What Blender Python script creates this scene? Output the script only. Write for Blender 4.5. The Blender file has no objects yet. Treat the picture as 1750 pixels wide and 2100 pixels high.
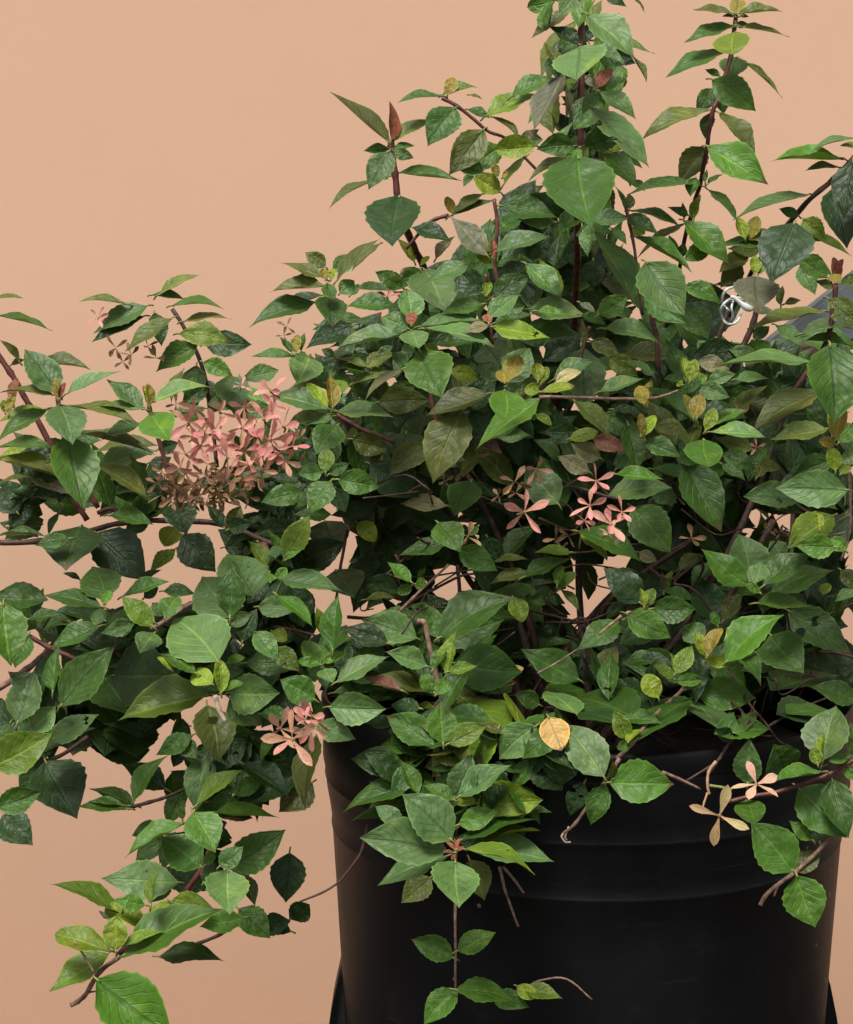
import bpy, bmesh, math, random
import numpy as np
from mathutils import Vector, Matrix, noise

# ------------------------------------------------------------------ camera, sky, sun, exposure
scn = bpy.context.scene
COL = scn.collection
F = 3500.0                      # focal length in units of the 1750 px wide picture
D = 1.19                        # metres from the lens to the axis of the pot
PITCH = math.radians(6.5)
CAM = Vector((-0.1125, -1.19, 0.565))
cd = bpy.data.cameras.new('camera')
cd.sensor_fit = 'HORIZONTAL'
cd.angle = 2 * math.atan(875 / F)
cd.clip_start = 0.01
cd.clip_end = 200
cam = bpy.data.objects.new('camera', cd)
COL.objects.link(cam)
cam.location = CAM
cam.rotation_euler = (math.radians(90) - PITCH, 0, 0)
scn.camera = cam

SUN_EL, SUN_AZ = math.radians(63), math.radians(205)     # azimuth clockwise from +y: behind the lens, to the left
world = bpy.data.worlds.new('World')
scn.world = world
world.use_nodes = True
wn = world.node_tree
wn.nodes.clear()
sky = wn.nodes.new('ShaderNodeTexSky')
sky.sky_type = 'NISHITA'
sky.sun_disc = False
sky.sun_elevation = SUN_EL
sky.sun_rotation = SUN_AZ
sky.air_density = 1.0
sky.dust_density = 4.0
hs = wn.nodes.new('ShaderNodeHueSaturation')
hs.inputs['Saturation'].default_value = 0.12             # overcast: a nearly white sky
bg = wn.nodes.new('ShaderNodeBackground')
bg.inputs['Strength'].default_value = 0.085
wo = wn.nodes.new('ShaderNodeOutputWorld')
wn.links.new(sky.outputs[0], hs.inputs['Color'])
wn.links.new(hs.outputs[0], bg.inputs['Color'])
wn.links.new(bg.outputs[0], wo.inputs['Surface'])

sl = bpy.data.lights.new('sun', 'SUN')
sl.energy = 2.6
sl.angle = math.radians(20)
sl.color = (1.0, 0.96, 0.90)
sun = bpy.data.objects.new('sun', sl)
COL.objects.link(sun)
sd = Vector((math.sin(SUN_AZ) * math.cos(SUN_EL), math.cos(SUN_AZ) * math.cos(SUN_EL), math.sin(SUN_EL)))
sun.rotation_euler = sd.to_track_quat('Z', 'Y').to_euler()

scn.view_settings.view_transform = 'Standard'
scn.view_settings.look = 'None'
scn.view_settings.gamma = 1.0
scn.view_settings.exposure = 0.55

# measured leaves: base, tip, width, tone, layer
LEAVES = """
@A
84 38 55 53 11 l 5
82 44 54 58 9 d 5
72 37 46 36 3 v 5
90 32 113 21 5 v 5
86 32 104 34 4 m 5
98 38 126 40 5 m 5
104 47 131 46 5 v 5
98 45 73 63 8 v 6
102 54 130 59 13 g 6
88 42 92 60 10 d 4
113 60 90 75 13 b 6
117 60 142 60 14 d 5
116 70 132 78 10 b 7
112 72 112 96 14 l 4
104 75 98 93 7 v 3
130 78 136 98 19 l 4
117 80 122 94 9 d 3
33 88 15 64 17 l 7
38 88 67 76 7 l 7
31 89 0 88 5 v 7
34 94 41 116 21 l 8
37 95 76 104 5 v 7
33 91 34 79 3 o 8
34 91 37 82 3 r 8
27 97 -1 115 9 m 7
25 97 0 104 5 g 6
20 70 50 74 6 v 5
11 70 0 58 4 v 5
6 72 14 69 3 v 5
5 100 8 89 5 o 6
3 99 2 92 5 g 6
8 94 10 80 5 r 6
-5 34 13 34 2 v 5
-4 43 28 52 4 m 5
45 110 86 122 4 v 6
-3 119 29 119 5 m 6
-2 127 20 121 6 y 5
-2 125 37 138 8 v 6
38 112 47 152 25 m 8
16 134 42 146 11 u 6
20 135 0 139 2 v 5
20 143 13 150 4 d 5
17 152 27 149 4 d 5
10 156 -2 143 16 d 5
82 96 62 81 10 l 7
82 97 53 97 6 l 7
87 93 119 85 8 l 7
85 95 84 83 4 o 8
84 95 82 84 4 y 8
86 99 96 114 20 b 8
80 105 58 115 8 m 6
55 131 89 121 12 l 6
54 121 89 118 8 v 5
55 128 83 147 9 v 7
64 138 74 156 24 d 4
84 128 60 143 14 d 4
96 102 118 97 4 m 5
90 120 101 116 8 d 5
160 132 142 141 10 u 3
@B
60 86 26 57 6 v 5
61 86 85 73 6 v 5
61 84 60 62 7 r 5
60 90 45 91 6 m 5
62 90 75 88 4 m 5
60 91 48 113 15 l 6
62 91 74 95 7 l 6
65 104 102 109 6 m 5
60 106 53 107 4 d 5
52 108 25 125 4 v 5
66 118 62 147 31 d 7
74 137 96 145 10 d 5
54 147 38 163 6 v 5
75 158 66 145 6 y 4
79 160 84 155 3 y 4
88 156 99 143 6 t 5
95 57 98 47 8 o 5
92 58 66 62 4 m 5
92 57 112 53 6 g 5
108 57 116 60 2 v 5
100 65 84 87 19 m 6
107 66 120 71 5 m 5
118 70 150 57 11 g 5
134 58 160 48 9 b 5
121 70 138 85 4 v 5
117 78 97 104 18 v 5
128 88 106 104 15 b 4
110 104 105 112 5 l 4
148 88 125 90 13 y 6
142 85 150 78 5 t 5
138 84 152 84 10 l 4
117 104 98 99 10 l 5
127 116 112 107 12 y 6
125 107 123 99 5 o 6
128 107 131 103 3 o 6
129 111 146 92 5 g 5
116 117 100 128 6 v 5
97 130 124 121 6 m 5
98 129 95 119 6 o 5
127 124 160 131 14 m 6
160 134 138 132 10 l 6
119 154 98 132 14 u 7
122 155 122 144 4 r 7
123 152 155 143 9 l 7
123 156 113 155 8 y 7
140 130 122 142 9 m 5
162 133 162 153 9 m 6
160 0 144 4 10 b 6
172 -2 163 9 12 l 7
170 6 147 22 8 v 6
175 27 157 16 7 d 6
172 12 152 46 11 v 4
163 30 156 48 8 m 6
165 44 148 77 13 u 6
166 48 166 71 5 u 6
158 58 144 74 10 b 5
158 56 150 60 6 d 4
172 88 150 90 13 m 7
168 95 144 110 7 v 6
@C
10 28 8 47 29 l 8
10 89 5 98 6 b 9
9 94 17 135 40 m 9
25 -2 38 4 6 d 5
42 -2 49 8 2 v 4
14 8 42 34 17 l 8
16 24 53 32 7 g 6
9 26 0 17 8 d 5
12 25 22 13 8 d 5
15 28 37 39 7 l 7
27 33 43 38 9 d 6
42 34 50 49 3 v 5
35 39 32 57 10 b 5
27 53 35 40 9 l 7
20 53 29 42 8 r 8
14 47 18 52 4 u 7
20 56 12 68 8 l 8
22 55 43 71 10 l 7
17 64 50 99 14 l 8 h
12 88 36 80 13 m 8
16 80 27 75 7 m 6
27 90 37 85 8 y 5
28 92 47 101 5 m 5
24 92 44 113 12 b 6
41 108 49 115 4 m 5
27 112 25 130 10 v 3
104 8 105 -1 9 o 5
103 8 80 6 4 v 5
106 8 131 7 4 v 5
104 10 96 10 2 v 5
106 10 112 10 2 v 5
104 15 75 25 7 m 5
106 16 135 22 3 v 5
104 15 111 14 4 m 5
104 19 103 32 20 g 6
100 30 64 46 8 m 5
108 36 131 58 3 v 5
105 34 102 47 16 m 4
95 46 86 42 4 m 5
90 48 115 66 17 b 6
92 53 81 68 11 m 4
96 58 97 68 8 m 4
89 66 49 84 9 v 5
89 68 86 83 8 m 4
94 68 115 95 10 v 5
87 88 122 110 19 b 7
86 89 71 110 15 v 4
80 110 41 117 7 m 5
80 107 77 118 8 m 5
87 111 97 105 3 m 5
86 110 87 102 3 m 5
86 113 105 134 6 m 5
79 132 83 118 6 g 5
76 130 63 125 5 m 5
73 132 72 122 4 m 5
73 133 99 158 15 b 5
73 135 45 156 6 v 5
73 157 91 148 10 b 5
66 154 64 142 6 m 4
70 156 73 147 6 m 4
40 126 40 117 6 v 5
38 127 31 112 3 m 5
41 127 69 136 4 m 5
37 130 57 141 9 m 6
42 137 49 141 8 y 4
44 143 76 163 6 m 6
18 134 39 132 9 l 8
30 138 38 147 5 l 7
16 134 15 154 8 l 8
18 138 42 182 12 m 7
175 83 150 92 5 l 6
170 96 128 97 5 b 6
167 101 147 103 4 m 6
182 90 168 88 4 g 6
164 113 171 148 21 d 7
175 97 170 130 18 d 8
149 117 105 132 7 l 6
142 130 131 126 6 m 6
145 132 158 145 14 g 5
140 134 126 169 30 d 8
150 142 173 154 5 g 5
110 144 106 132 7 y 5
113 144 117 131 8 o 5
121 147 89 150 7 m 5
120 150 100 150 10 v 4
108 145 130 140 7 v 5
140 156 162 166 9 b 5
112 154 95 164 10 v 4
@D
29 22 5 14 7 v 6
30 16 19 8 9 v 5
34 18 47 10 10 l 5
30 23 29 17 5 o 7
33 23 35 17 4 y 7
36 24 60 1 6 v 6
30 27 0 30 7 v 6
31 25 34 34 8 b 8
38 31 46 24 9 l 6
44 32 49 26 5 l 5
33 32 34 49 17 m 8
24 36 -12 50 13 m 6
28 32 5 39 5 d 5
43 38 70 39 9 m 6
47 28 70 30 5 l 4
74 28 59 19 10 b 5
72 23 81 16 5 t 5
86 17 97 40 26 l 5
84 17 74 28 9 m 5
112 14 87 25 10 l 7
120 31 103 16 14 d 6
121 32 121 25 4 y 7
122 32 124 25 4 y 7
125 33 146 22 13 m 6
129 24 146 14 9 d 5
144 14 164 33 12 l 6
164 33 152 12 8 g 6
78 46 76 29 14 l 8
77 51 62 45 12 l 8
79 49 80 42 6 r 9
83 50 120 47 6 l 7
86 51 124 61 6 l 8
79 52 83 62 15 l 9
73 55 37 63 7 l 7
87 60 94 65 5 y 7
84 64 96 89 27 b 9
76 72 68 65 8 l 7
90 60 117 58 9 m 6
120 37 97 42 8 b 7
122 45 140 32 11 l 8
123 48 122 43 5 r 9
123 49 109 53 6 t 8
125 50 156 56 11 g 8 h
126 48 148 43 7 m 7
142 52 175 55 12 m 6
135 40 143 38 6 l 7
145 40 178 44 13 l 6
150 41 168 44 5 b 7
120 60 130 72 20 d 4
100 70 118 77 6 m 6
101 75 115 80 9 y 6
134 82 146 63 17 l 7
134 80 140 67 11 o 8
132 82 130 75 9 o 9
129 80 117 72 11 l 8
133 84 142 85 4 l 8
132 86 132 102 20 b 9
123 88 89 100 12 v 7
152 91 117 119 15 b 8
114 96 122 112 13 d 5
128 113 146 112 9 l 5
151 81 150 71 7 y 8
153 82 156 73 5 y 8
152 87 144 85 7 y 9
153 87 171 84 5 y 9
160 80 182 70 9 l 7
161 82 175 76 7 c 8
150 100 158 106 5 y 6
172 108 145 107 12 d 4
108 98 92 137 25 v 7
31 96 20 83 6 y 8
34 96 32 79 8 o 8
36 90 40 81 9 g 7
32 97 -1 90 11 l 7
30 82 9 86 8 v 6
36 98 68 102 10 l 7
31 100 8 107 6 v 6
34 101 18 106 6 l 7
37 106 25 122 17 m 7
45 114 66 119 13 v 6
60 93 88 92 15 v 5
74 74 53 92 6 t 7
70 76 41 86 7 v 6
54 73 34 69 4 v 6
53 75 37 73 4 m 6
52 73 70 65 8 v 6
44 70 54 66 6 m 5
60 66 68 61 5 l 6
46 49 20 62 14 d 6
35 67 28 63 5 l 6
13 65 14 55 6 o 7
11 65 4 56 4 m 7
16 64 18 54 4 m 7
12 67 -11 67 5 m 7
16 64 16 70 6 b 8
21 66 14 82 19 l 6
42 82 33 75 9 b 4
30 133 30 120 9 g 8
28 133 15 134 10 l 8
32 134 43 128 7 m 8
37 137 60 141 14 m 8
33 138 22 156 15 m 8
36 142 41 155 11 d 6
55 128 82 146 20 d 5
76 110 74 132 24 d 4
84 128 92 142 14 d 3
113 138 104 157 18 m 6
99 152 74 151 9 t 5
118 113 132 128 22 n 3
@E
57 13 78 42 24 l 8
56 30 79 47 15 l 7
27 12 27 28 12 d 4
34 23 50 23 6 d 4
30 43 46 33 12 b 8
29 44 31 40 3 o 8
40 42 49 42 6 l 7
19 36 28 43 4 u 7
20 43 34 49 6 m 8
33 51 64 60 10 l 8
20 60 20 45 5 v 7
25 58 42 67 9 v 6
21 62 22 96 23 l 5
36 67 52 78 11 g 5
45 70 62 80 4 l 6
31 87 55 80 8 l 7
54 75 64 73 8 l 5
56 94 53 84 8 o 8
58 95 60 81 6 o 7
79 80 68 57 11 m 7
80 80 78 68 5 y 8
82 81 85 69 7 y 8
78 83 75 82 4 y 8
84 82 91 78 7 g 7
86 84 104 90 10 l 7
92 82 108 77 8 l 7
76 88 88 81 6 b 7
58 85 87 108 8 m 7
84 102 79 89 6 o 8
86 102 88 89 9 o 9
91 109 96 97 7 y 9
94 107 114 98 5 b 7
94 110 124 113 7 l 8
90 114 93 129 20 b 9
56 115 76 124 11 m 8
74 124 86 127 6 b 7
54 112 54 100 5 o 8
56 112 62 101 7 y 8
33 99 52 114 14 m 6
16 92 36 113 10 v 7
13 114 29 110 7 y 6
47 106 52 130 13 m 7
40 131 46 123 7 l 6
27 114 45 120 10 n 5
31 125 15 117 11 t 6
25 133 7 124 10 t 7
13 114 6 131 14 d 4
40 134 66 137 8 b 8
35 147 70 142 13 l 7
60 143 74 150 11 l 6
60 131 95 142 7 m 6
80 127 99 165 22 m 7
100 122 119 131 10 m 7
100 128 113 137 7 l 6
7 151 -11 132 20 l 8
162 60 164 103 30 m 9
150 70 98 73 9 l 8
159 41 117 51 6 v 7
161 34 180 50 13 g 7 h
165 24 164 11 6 r 7
166 24 169 12 4 r 7
165 25 166 20 7 o 8
165 28 154 24 5 v 6
168 25 178 22 6 g 6
161 22 142 10 10 m 6
145 15 153 31 11 l 4
119 21 121 40 24 u 7
112 15 100 27 11 v 4
119 20 119 10 6 y 7
121 20 124 15 5 y 7
78 27 99 37 10 m 6
97 26 122 30 5 d 4
134 38 135 27 4 v 5
136 37 145 35 4 v 5
116 40 132 44 5 u 6
80 40 92 56 16 m 4
92 65 87 58 7 l 5
122 70 103 62 9 l 5
112 66 127 60 9 b 4
118 57 127 50 7 m 6
131 49 146 61 8 l 5
146 54 175 52 6 l 6
172 60 148 58 5 m 6
86 70 104 74 9 t 6
108 80 127 80 6 l 7
108 88 126 90 9 d 4
157 86 119 109 14 v 7
161 108 130 114 10 v 8
131 115 124 122 4 l 7
163 112 163 96 6 y 8
165 114 170 98 9 o 9
165 117 156 115 6 o 9
167 116 176 107 11 b 8
165 132 163 119 8 y 9
168 134 173 129 6 y 9
172 143 133 142 20 l 9
163 126 142 134 12 m 7
168 128 180 120 8 l 8
145 149 114 147 13 l 6 h
120 128 134 131 7 v 7
120 136 125 126 7 v 6
118 120 98 114 10 v 5
62 107 81 112 9 v 6
38 97 55 100 5 d 6
18 110 0 110 12 d 5
@F
0 13 25 14 3 m 6
34 0 28 13 4 m 5
46 8 38 32 29 d 6
40 15 21 19 8 m 7
55 12 82 38 26 d 6
85 5 72 12 10 d 5
62 2 86 7 8 m 7
100 -6 106 12 18 d 6
102 9 94 19 12 y 4
104 13 122 33 20 d 5
100 21 86 34 8 g 5
128 9 118 -4 7 d 6
130 9 137 -3 9 v 7
130 10 143 6 9 d 7
128 20 150 20 16 d 3
152 31 142 17 8 g 7
147 17 153 24 5 n 6
162 26 153 11 6 m 6
163 27 170 22 4 b 8
157 26 157 19 7 l 7
60 50 53 32 22 m 8
58 54 27 48 9 m 8
60 52 62 45 6 b 9
59 52 57 46 3 b 9
46 39 36 35 3 d 6
60 62 52 58 9 l 7
70 48 95 40 7 m 7
78 41 92 33 5 m 6
82 49 90 43 6 d 5
87 65 70 49 12 g 9
88 63 76 56 7 y 9
94 60 101 49 12 b 8
94 59 87 52 8 m 8
93 45 111 47 8 m 6
77 63 58 69 10 m 8
88 69 80 80 14 l 8
124 85 100 62 33 l 9
112 92 91 81 8 b 9
98 90 90 83 4 y 9
132 60 116 38 27 l 7
144 48 130 25 27 l 6
131 60 133 31 16 m 9
154 40 152 35 6 b 8
157 38 163 32 6 b 8
147 54 168 56 12 l 7
138 74 146 56 10 d 8
130 64 143 58 8 l 8
145 68 158 84 12 l 7
155 68 163 73 8 y 6
2 52 6 86 22 b 8
16 70 9 88 13 m 6
16 61 37 59 6 m 6
35 62 42 66 3 v 6
57 65 30 77 11 m 7
30 103 34 76 9 m 8
34 111 65 77 22 m 8
64 93 98 93 36 d 5
60 95 74 115 28 d 5
120 104 70 118 20 g 8
121 98 111 91 11 y 9
126 103 125 85 8 y 9
126 103 138 98 4 b 9
129 86 139 83 5 b 8
131 103 158 103 22 l 8
131 106 148 121 16 l 8
140 86 172 88 16 m 6
157 77 170 90 11 g 7 h
10 120 19 92 18 l 8
18 124 31 111 13 l 8
28 130 55 116 13 l 7 h
-5 145 28 127 22 g 9
6 120 0 133 6 m 8
18 139 52 124 9 m 7
50 122 42 138 22 d 4
74 120 78 139 28 d 4
66 118 60 138 26 d 4
118 110 124 141 22 v 6
110 127 90 138 11 m 6
108 122 98 126 12 d 5
104 137 99 145 7 d 5
104 130 112 140 10 l 6
119 117 122 121 6 b 7
148 115 166 117 8 b 8
156 128 149 143 6 b 7
@G
7 25 20 3 14 g 7
3 38 38 45 12 l 7
2 47 22 65 9 b 8
24 107 5 96 16 m 8
12 32 40 18 18 d 3
36 33 46 48 22 d 4
30 5 38 22 22 d 2
48 6 58 16 10 y 4
99 18 72 25 10 m 6
94 6 106 22 17 b 8
106 21 127 33 14 m 6
122 14 128 27 10 d 5
117 8 112 13 5 b 7
79 40 66 29 7 b 7
81 41 87 42 7 b 7
79 42 71 46 6 b 7
83 38 87 32 3 m 6
52 50 69 49 4 v 5
72 45 50 42 13 d 4
34 79 37 49 11 m 8
30 73 25 55 8 g 6
66 75 41 66 13 d 7
82 72 52 62 17 l 7
88 88 65 80 12 l 7
91 103 52 98 9 v 7
90 95 57 94 9 y 6
74 102 52 95 5 n 8
92 103 85 93 9 b 8
93 104 100 97 8 b 9
94 72 137 50 22 m 8
94 72 87 53 12 m 7
95 73 130 62 20 m 7
91 90 98 78 6 b 9
99 92 104 69 9 g 9
100 91 116 88 7 g 9
103 86 140 91 26 m 7
129 98 142 89 6 Y 7
120 101 138 97 4 Y 7
97 113 114 88 13 m 8
108 106 133 125 22 g 7
97 132 95 110 17 b 9
92 133 66 117 17 m 8
100 132 121 122 12 g 9
90 130 58 136 14 b 7
84 112 68 110 9 d 6
91 111 84 110 4 y 7
68 122 53 119 8 d 6
112 128 92 150 18 v 6
128 124 114 150 14 g 6
36 97 65 83 12 l 8
27 87 18 74 10 b 8
27 86 29 76 10 b 8
29 86 41 81 6 b 8
27 87 15 85 5 b 9
27 89 21 93 5 l 9
29 89 34 97 10 l 9
28 88 30 101 9 d 8
35 82 52 80 6 m 7
32 111 63 112 18 l 8
35 103 64 102 8 l 7
25 122 46 129 13 l 8
25 127 19 168 15 v 6
137 49 142 62 11 g 7
175 96 143 79 18 m 7
152 110 138 104 10 m 7
173 115 157 102 12 l 7
140 122 138 110 11 y 5
150 122 130 140 19 l 6
157 117 164 135 16 Y 10
152 140 164 158 22 d 6
132 26 152 8 10 m 5
125 29 144 27 3 v 6
146 34 124 41 7 v 6
143 37 169 27 9 m 7
170 23 150 23 6 g 7
163 44 172 35 6 g 7
162 42 165 31 5 b 7
164 44 174 56 5 v 7
@H
49 -3 70 22 22 m 7
18 11 52 27 12 m 7
19 12 34 27 8 y 7
53 23 63 28 7 t 5
54 52 34 33 17 d 8
56 54 54 44 4 y 9
58 54 61 44 8 g 9
57 54 56 47 5 b 9
61 55 84 55 15 m 7
67 45 84 50 6 m 6
46 58 70 71 16 b 8
43 62 19 78 14 m 7
67 46 66 34 4 v 6
68 46 72 34 5 y 6
115 42 90 22 16 b 8
116 40 110 14 21 l 7
119 41 122 29 11 l 9
124 42 150 25 13 m 8
122 46 114 41 5 b 9
128 46 163 34 15 m 6
120 52 150 54 9 b 8
138 30 128 17 13 l 5
98 62 86 38 18 d 5
101 62 112 47 9 v 6
98 65 95 57 5 b 7
90 73 79 65 13 l 7
102 86 134 60 19 b 9
91 82 86 69 7 y 9
92 82 100 67 7 o 9
91 85 103 86 7 y 9
73 92 71 81 3 y 9
74 92 83 77 10 g 9
73 95 62 87 6 g 8
74 97 88 96 7 b 8
80 101 90 98 4 b 8
78 90 45 86 18 m 6
70 96 60 88 10 m 7
64 106 57 93 11 y 9
52 118 17 106 24 m 7
51 130 83 106 16 m 8
86 104 118 106 18 b 7
86 108 98 123 18 l 7
46 130 39 114 10 g 9
47 131 53 124 4 y 9
48 132 41 135 6 b 8
33 151 11 122 22 l 9
138 56 172 80 20 m 6 h
128 70 146 91 24 m 7
134 80 112 90 13 l 7
178 108 151 100 13 m 7
158 141 165 112 24 l 9
157 144 158 127 5 y 9
155 144 152 135 7 g 9
172 140 162 142 5 b 9
176 140 173 120 9 b 8
106 129 97 124 8 d 6
106 128 105 114 6 v 6
108 128 118 114 9 v 6
164 2 139 20 16 g 8
156 10 155 0 5 y 9
165 20 143 19 13 b 9
171 22 163 15 8 b 9
176 44 165 51 6 l 8
168 33 178 44 9 v 7
158 47 161 41 6 y 6
31 94 40 77 12 v 6
30 104 28 92 11 d 5
75 33 90 25 8 v 4
@I
26 6 43 37 30 d 6
30 5 12 25 20 d 5
-2 32 22 24 14 m 8
2 36 18 53 18 d 5
77 31 52 22 8 m 6
76 29 95 4 10 b 7
95 22 70 8 14 d 5
73 33 46 32 7 b 7
70 31 51 29 4 l 7
118 3 112 33 17 l 6
122 5 126 20 9 d 6
104 24 96 42 11 m 5
104 39 104 31 5 b 6
112 31 137 12 8 g 8
134 25 150 16 10 b 7
138 7 164 26 13 d 7
119 29 137 30 9 m 6
122 35 157 38 8 b 7
170 12 140 30 18 d 5
178 18 160 34 18 v 5
110 35 122 57 20 b 9
106 41 73 60 8 b 8
92 43 76 48 10 m 6
115 66 93 50 20 m 8
130 67 161 46 20 m 7
125 66 138 55 11 l 8
130 68 131 92 23 l 9
116 75 122 64 7 m 9
117 65 122 59 6 b 9
138 70 145 88 9 v 6
102 75 60 73 20 l 7
98 76 86 86 8 l 7
92 52 78 62 11 l 5
86 88 91 68 6 g 9
83 88 65 85 9 b 8
70 93 31 77 9 g 8
83 100 64 88 10 y 8
82 98 98 87 6 y 8
98 85 121 90 13 g 8
139 95 115 100 12 b 8
136 90 153 106 15 m 7
150 99 165 97 12 d 6
166 103 148 97 9 d 6
165 96 176 88 12 d 6
165 58 163 85 19 d 6
66 114 66 95 13 y 9
66 97 66 86 9 y 8
63 114 33 105 11 y 9
62 115 30 136 14 g 8
69 117 126 91 20 b 9
70 111 93 103 6 g 9
90 117 126 120 12 m 8
98 93 88 99 7 l 7
62 96 56 91 3 u 7
55 130 96 161 30 b 9
@J
75 10 46 5 16 d 8
83 25 73 6 9 b 9
79 20 41 35 13 m 8
74 34 45 40 9 m 8
74 42 59 32 10 l 9
102 51 75 26 24 l 10
103 27 113 3 16 l 9
106 26 134 9 14 l 9
103 28 86 20 9 b 9
104 30 115 28 6 y 9
106 42 127 35 12 b 9
116 30 152 28 24 g 8
122 38 157 35 10 m 8
106 51 150 40 10 m 9
115 54 150 46 6 y 9
109 56 147 70 8 g 10
112 56 158 63 16 l 9
99 57 52 50 24 l 10
99 60 62 76 12 l 9
104 63 106 88 25 l 10
112 62 120 84 16 v 8
90 72 74 86 14 v 8
105 136 87 155 14 b 9
104 136 137 143 13 b 9
125 140 145 146 11 m 8
143 136 164 141 9 g 8
139 134 150 140 8 y 8
103 118 80 108 13 m 9
105 114 126 104 12 b 9
104 57 99 52 2 r 11
105 56 107 50 2 r 11
103 58 97 58 2 r 11
104 58 102 62 2 r 11
105 57 109 55 2 r 11
104 56 103 50 2 r 11
@K
36 18 71 19 23 b 9
12 0 8 19 20 d 7
22 18 14 36 11 d 7 h
34 19 26 41 13 m 8
38 16 38 6 5 v 9
115 19 116 -6 15 l 8
136 13 130 -3 21 m 8
158 12 130 18 7 b 9
114 28 118 41 16 b 9
144 21 170 48 25 m 9
163 16 172 48 17 m 9
152 51 139 40 8 b 9
156 52 152 41 9 d 8
141 69 118 42 24 m 10
142 69 156 58 11 v 9
143 71 153 99 22 b 10
160 8 178 4 7 b 9
170 10 178 16 7 b 9
"""
STEMS = """
C;1.9;r;6>1;11,-3 11,25 11,80 9,130 8,170 4,215 -12,270
B;1.9;r;5>1;61,84 63,105 65,120 71,140 80,160 92,185 110,230
C;1.25;r;5>1;104,10 101,35 93,60 90,70 85,100 80,120 72,150 68,175 55,220
B;1.1;r;5;92,59 101,64 118,78 131,84 150,104
C;1.5;k;6>3;178,92 163,108 150,119 135,136 118,158 100,190
E;1.6;r;6;165,25 164,40 160,58 150,75 130,100
E;0.9;w;8;-4,90 14,90 37,91 58,91 68,89 76,86
A;1.7;r;5;-2,64 6,76 12,86 17,95 26,112 40,145 50,160
A;1.4;r;7;33,90 34,100 38,118 45,135 56,153
A;1.3;r;7;85,95 87,104 91,115 95,130 104,155
A;1.2;k;4;98,40 108,56 116,75 120,100 124,130
F;1.6;k;5;-2,17 22,17 50,11 70,6 100,5 125,7 160,20
A;1.3;r;5;56,156 64,154 70,160
F;1.4;r;6;16,70 28,77 45,85
F;1.8;w;4;-2,101 15,90 28,80 50,76 80,72 110,70
F;1.1;w;7>3;86,67 97,60 110,52 130,45 155,42
F;1.4;p;9;123,104 125,112 128,120
F;1.2;k;5;10,143 25,142 36,138 50,128
I;1.8;r;7;128,40 120,58 115,68 108,78 100,90 80,105 68,117
I;1.4;w;8;68,117 57,126 50,138 44,143 40,145
I;0.6;w;9;42,108 48,117 54,127
I;0.6;w;8;49,138 55,137
I;1.0;k;6;73,33 85,29 96,26 112,18 125,8
I;1.0;k;6;112,110 125,105 138,98
G;1.5;w;8;82,62 86,63 88,70 91,85 94,100
G;0.9;w;6;72,57 80,49 85,44 100,30
G;0.8;k;4;80,51 92,44 106,37 115,35
G;1.2;k;3;105,30 107,50 108,70
G;0.9;k;3;42,10 38,35 35,60
G;0.9;k;4;42,60 60,60 90,52 130,53 175,63
G;0.8;r;5;0,65 15,68 30,72
H;0.7;k;4;0,63 20,63 30,60 37,57
H;0.8;w;9;43,59 37,64 30,70
H;0.5;w;9;-5,92 8,85 18,78
H;1.2;w;7;90,85 84,92 75,104 60,118 50,131 40,140
H;0.6;k;6;104,88 115,108 125,120 132,130 140,134
H;1.0;k;6;116,118 106,130 98,142 94,148
H;0.6;k;6;118,128 130,120 150,110 165,104
H;0.6;k;5;95,100 110,112 121,126 130,128
K;1.1;w;9;42,4 34,17 25,30 17,41 10,47
K;0.6;p;9;10,47 9,49 11,52 14,52
K;0.5;p;9;13,43 11,49 12,51
K;0.9;w;8;66,12 76,16 88,22
K;0.6;k;8;80,17 92,10 100,4
K;0.9;c;9;97,6 93,12 92,20 93,25
K;0.6;c;9;92,24 90,30 89,36
K;0.8;v;9;93,20 100,21 106,22
K;1.3;r;9;178,4 160,14 140,21 128,24 115,26 104,29
K;1.3;w;9;172,42 164,48 155,57 142,69 130,78 125,83 122,88
K;0.7;w;9;132,77 130,83
J;0.8;k;8;54,42 51,56 47,63 40,72 36,76 28,81 15,86
J;0.9;w;8;129,66 131,74 133,82 140,100
J;0.8;w;8;131,66 138,74 143,81
J;0.6;w;8;143,136 152,131 167,130 182,142
J;1.0;w;8;104,137 115,139 125,140 143,136
J;0.9;w;8;100,0 104,25 104,57 104,90 104,118 104,137
T;1.9;w;8;169,20 171,60 172,92 170,112 167,130 160,150
T;1.1;w;8;172,90 163,95 155,100 150,106
T;0.9;p;8;138,117 152,116 165,113
T;0.6;p;8;163,60 160,68 157,74
T;0.6;p;8;164,60 165,70 164,80
B;1.1;r;5;96,130 88,132 82,136 70,150
B;1.2;r;6;123,120 125,135 124,150 124,165 130,190
D;1.1;r;6;121,20 123,30 124,45 125,60
D;1.3;r;6;36,100 44,105 50,108 70,116
D;1.3;r;6;90,85 91,95 95,110
C;1.0;r;6;38,125 40,135 43,150 45,165 48,190
E;1.4;k;5;104,40 100,52 94,66 85,85
E;1.8;k;5;121,36 118,48 113,60 106,75
E;1.4;r;5;59,36 61,48 63,56 64,75
E;1.2;k;6;25,50 22,58 18,75
"""
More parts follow.
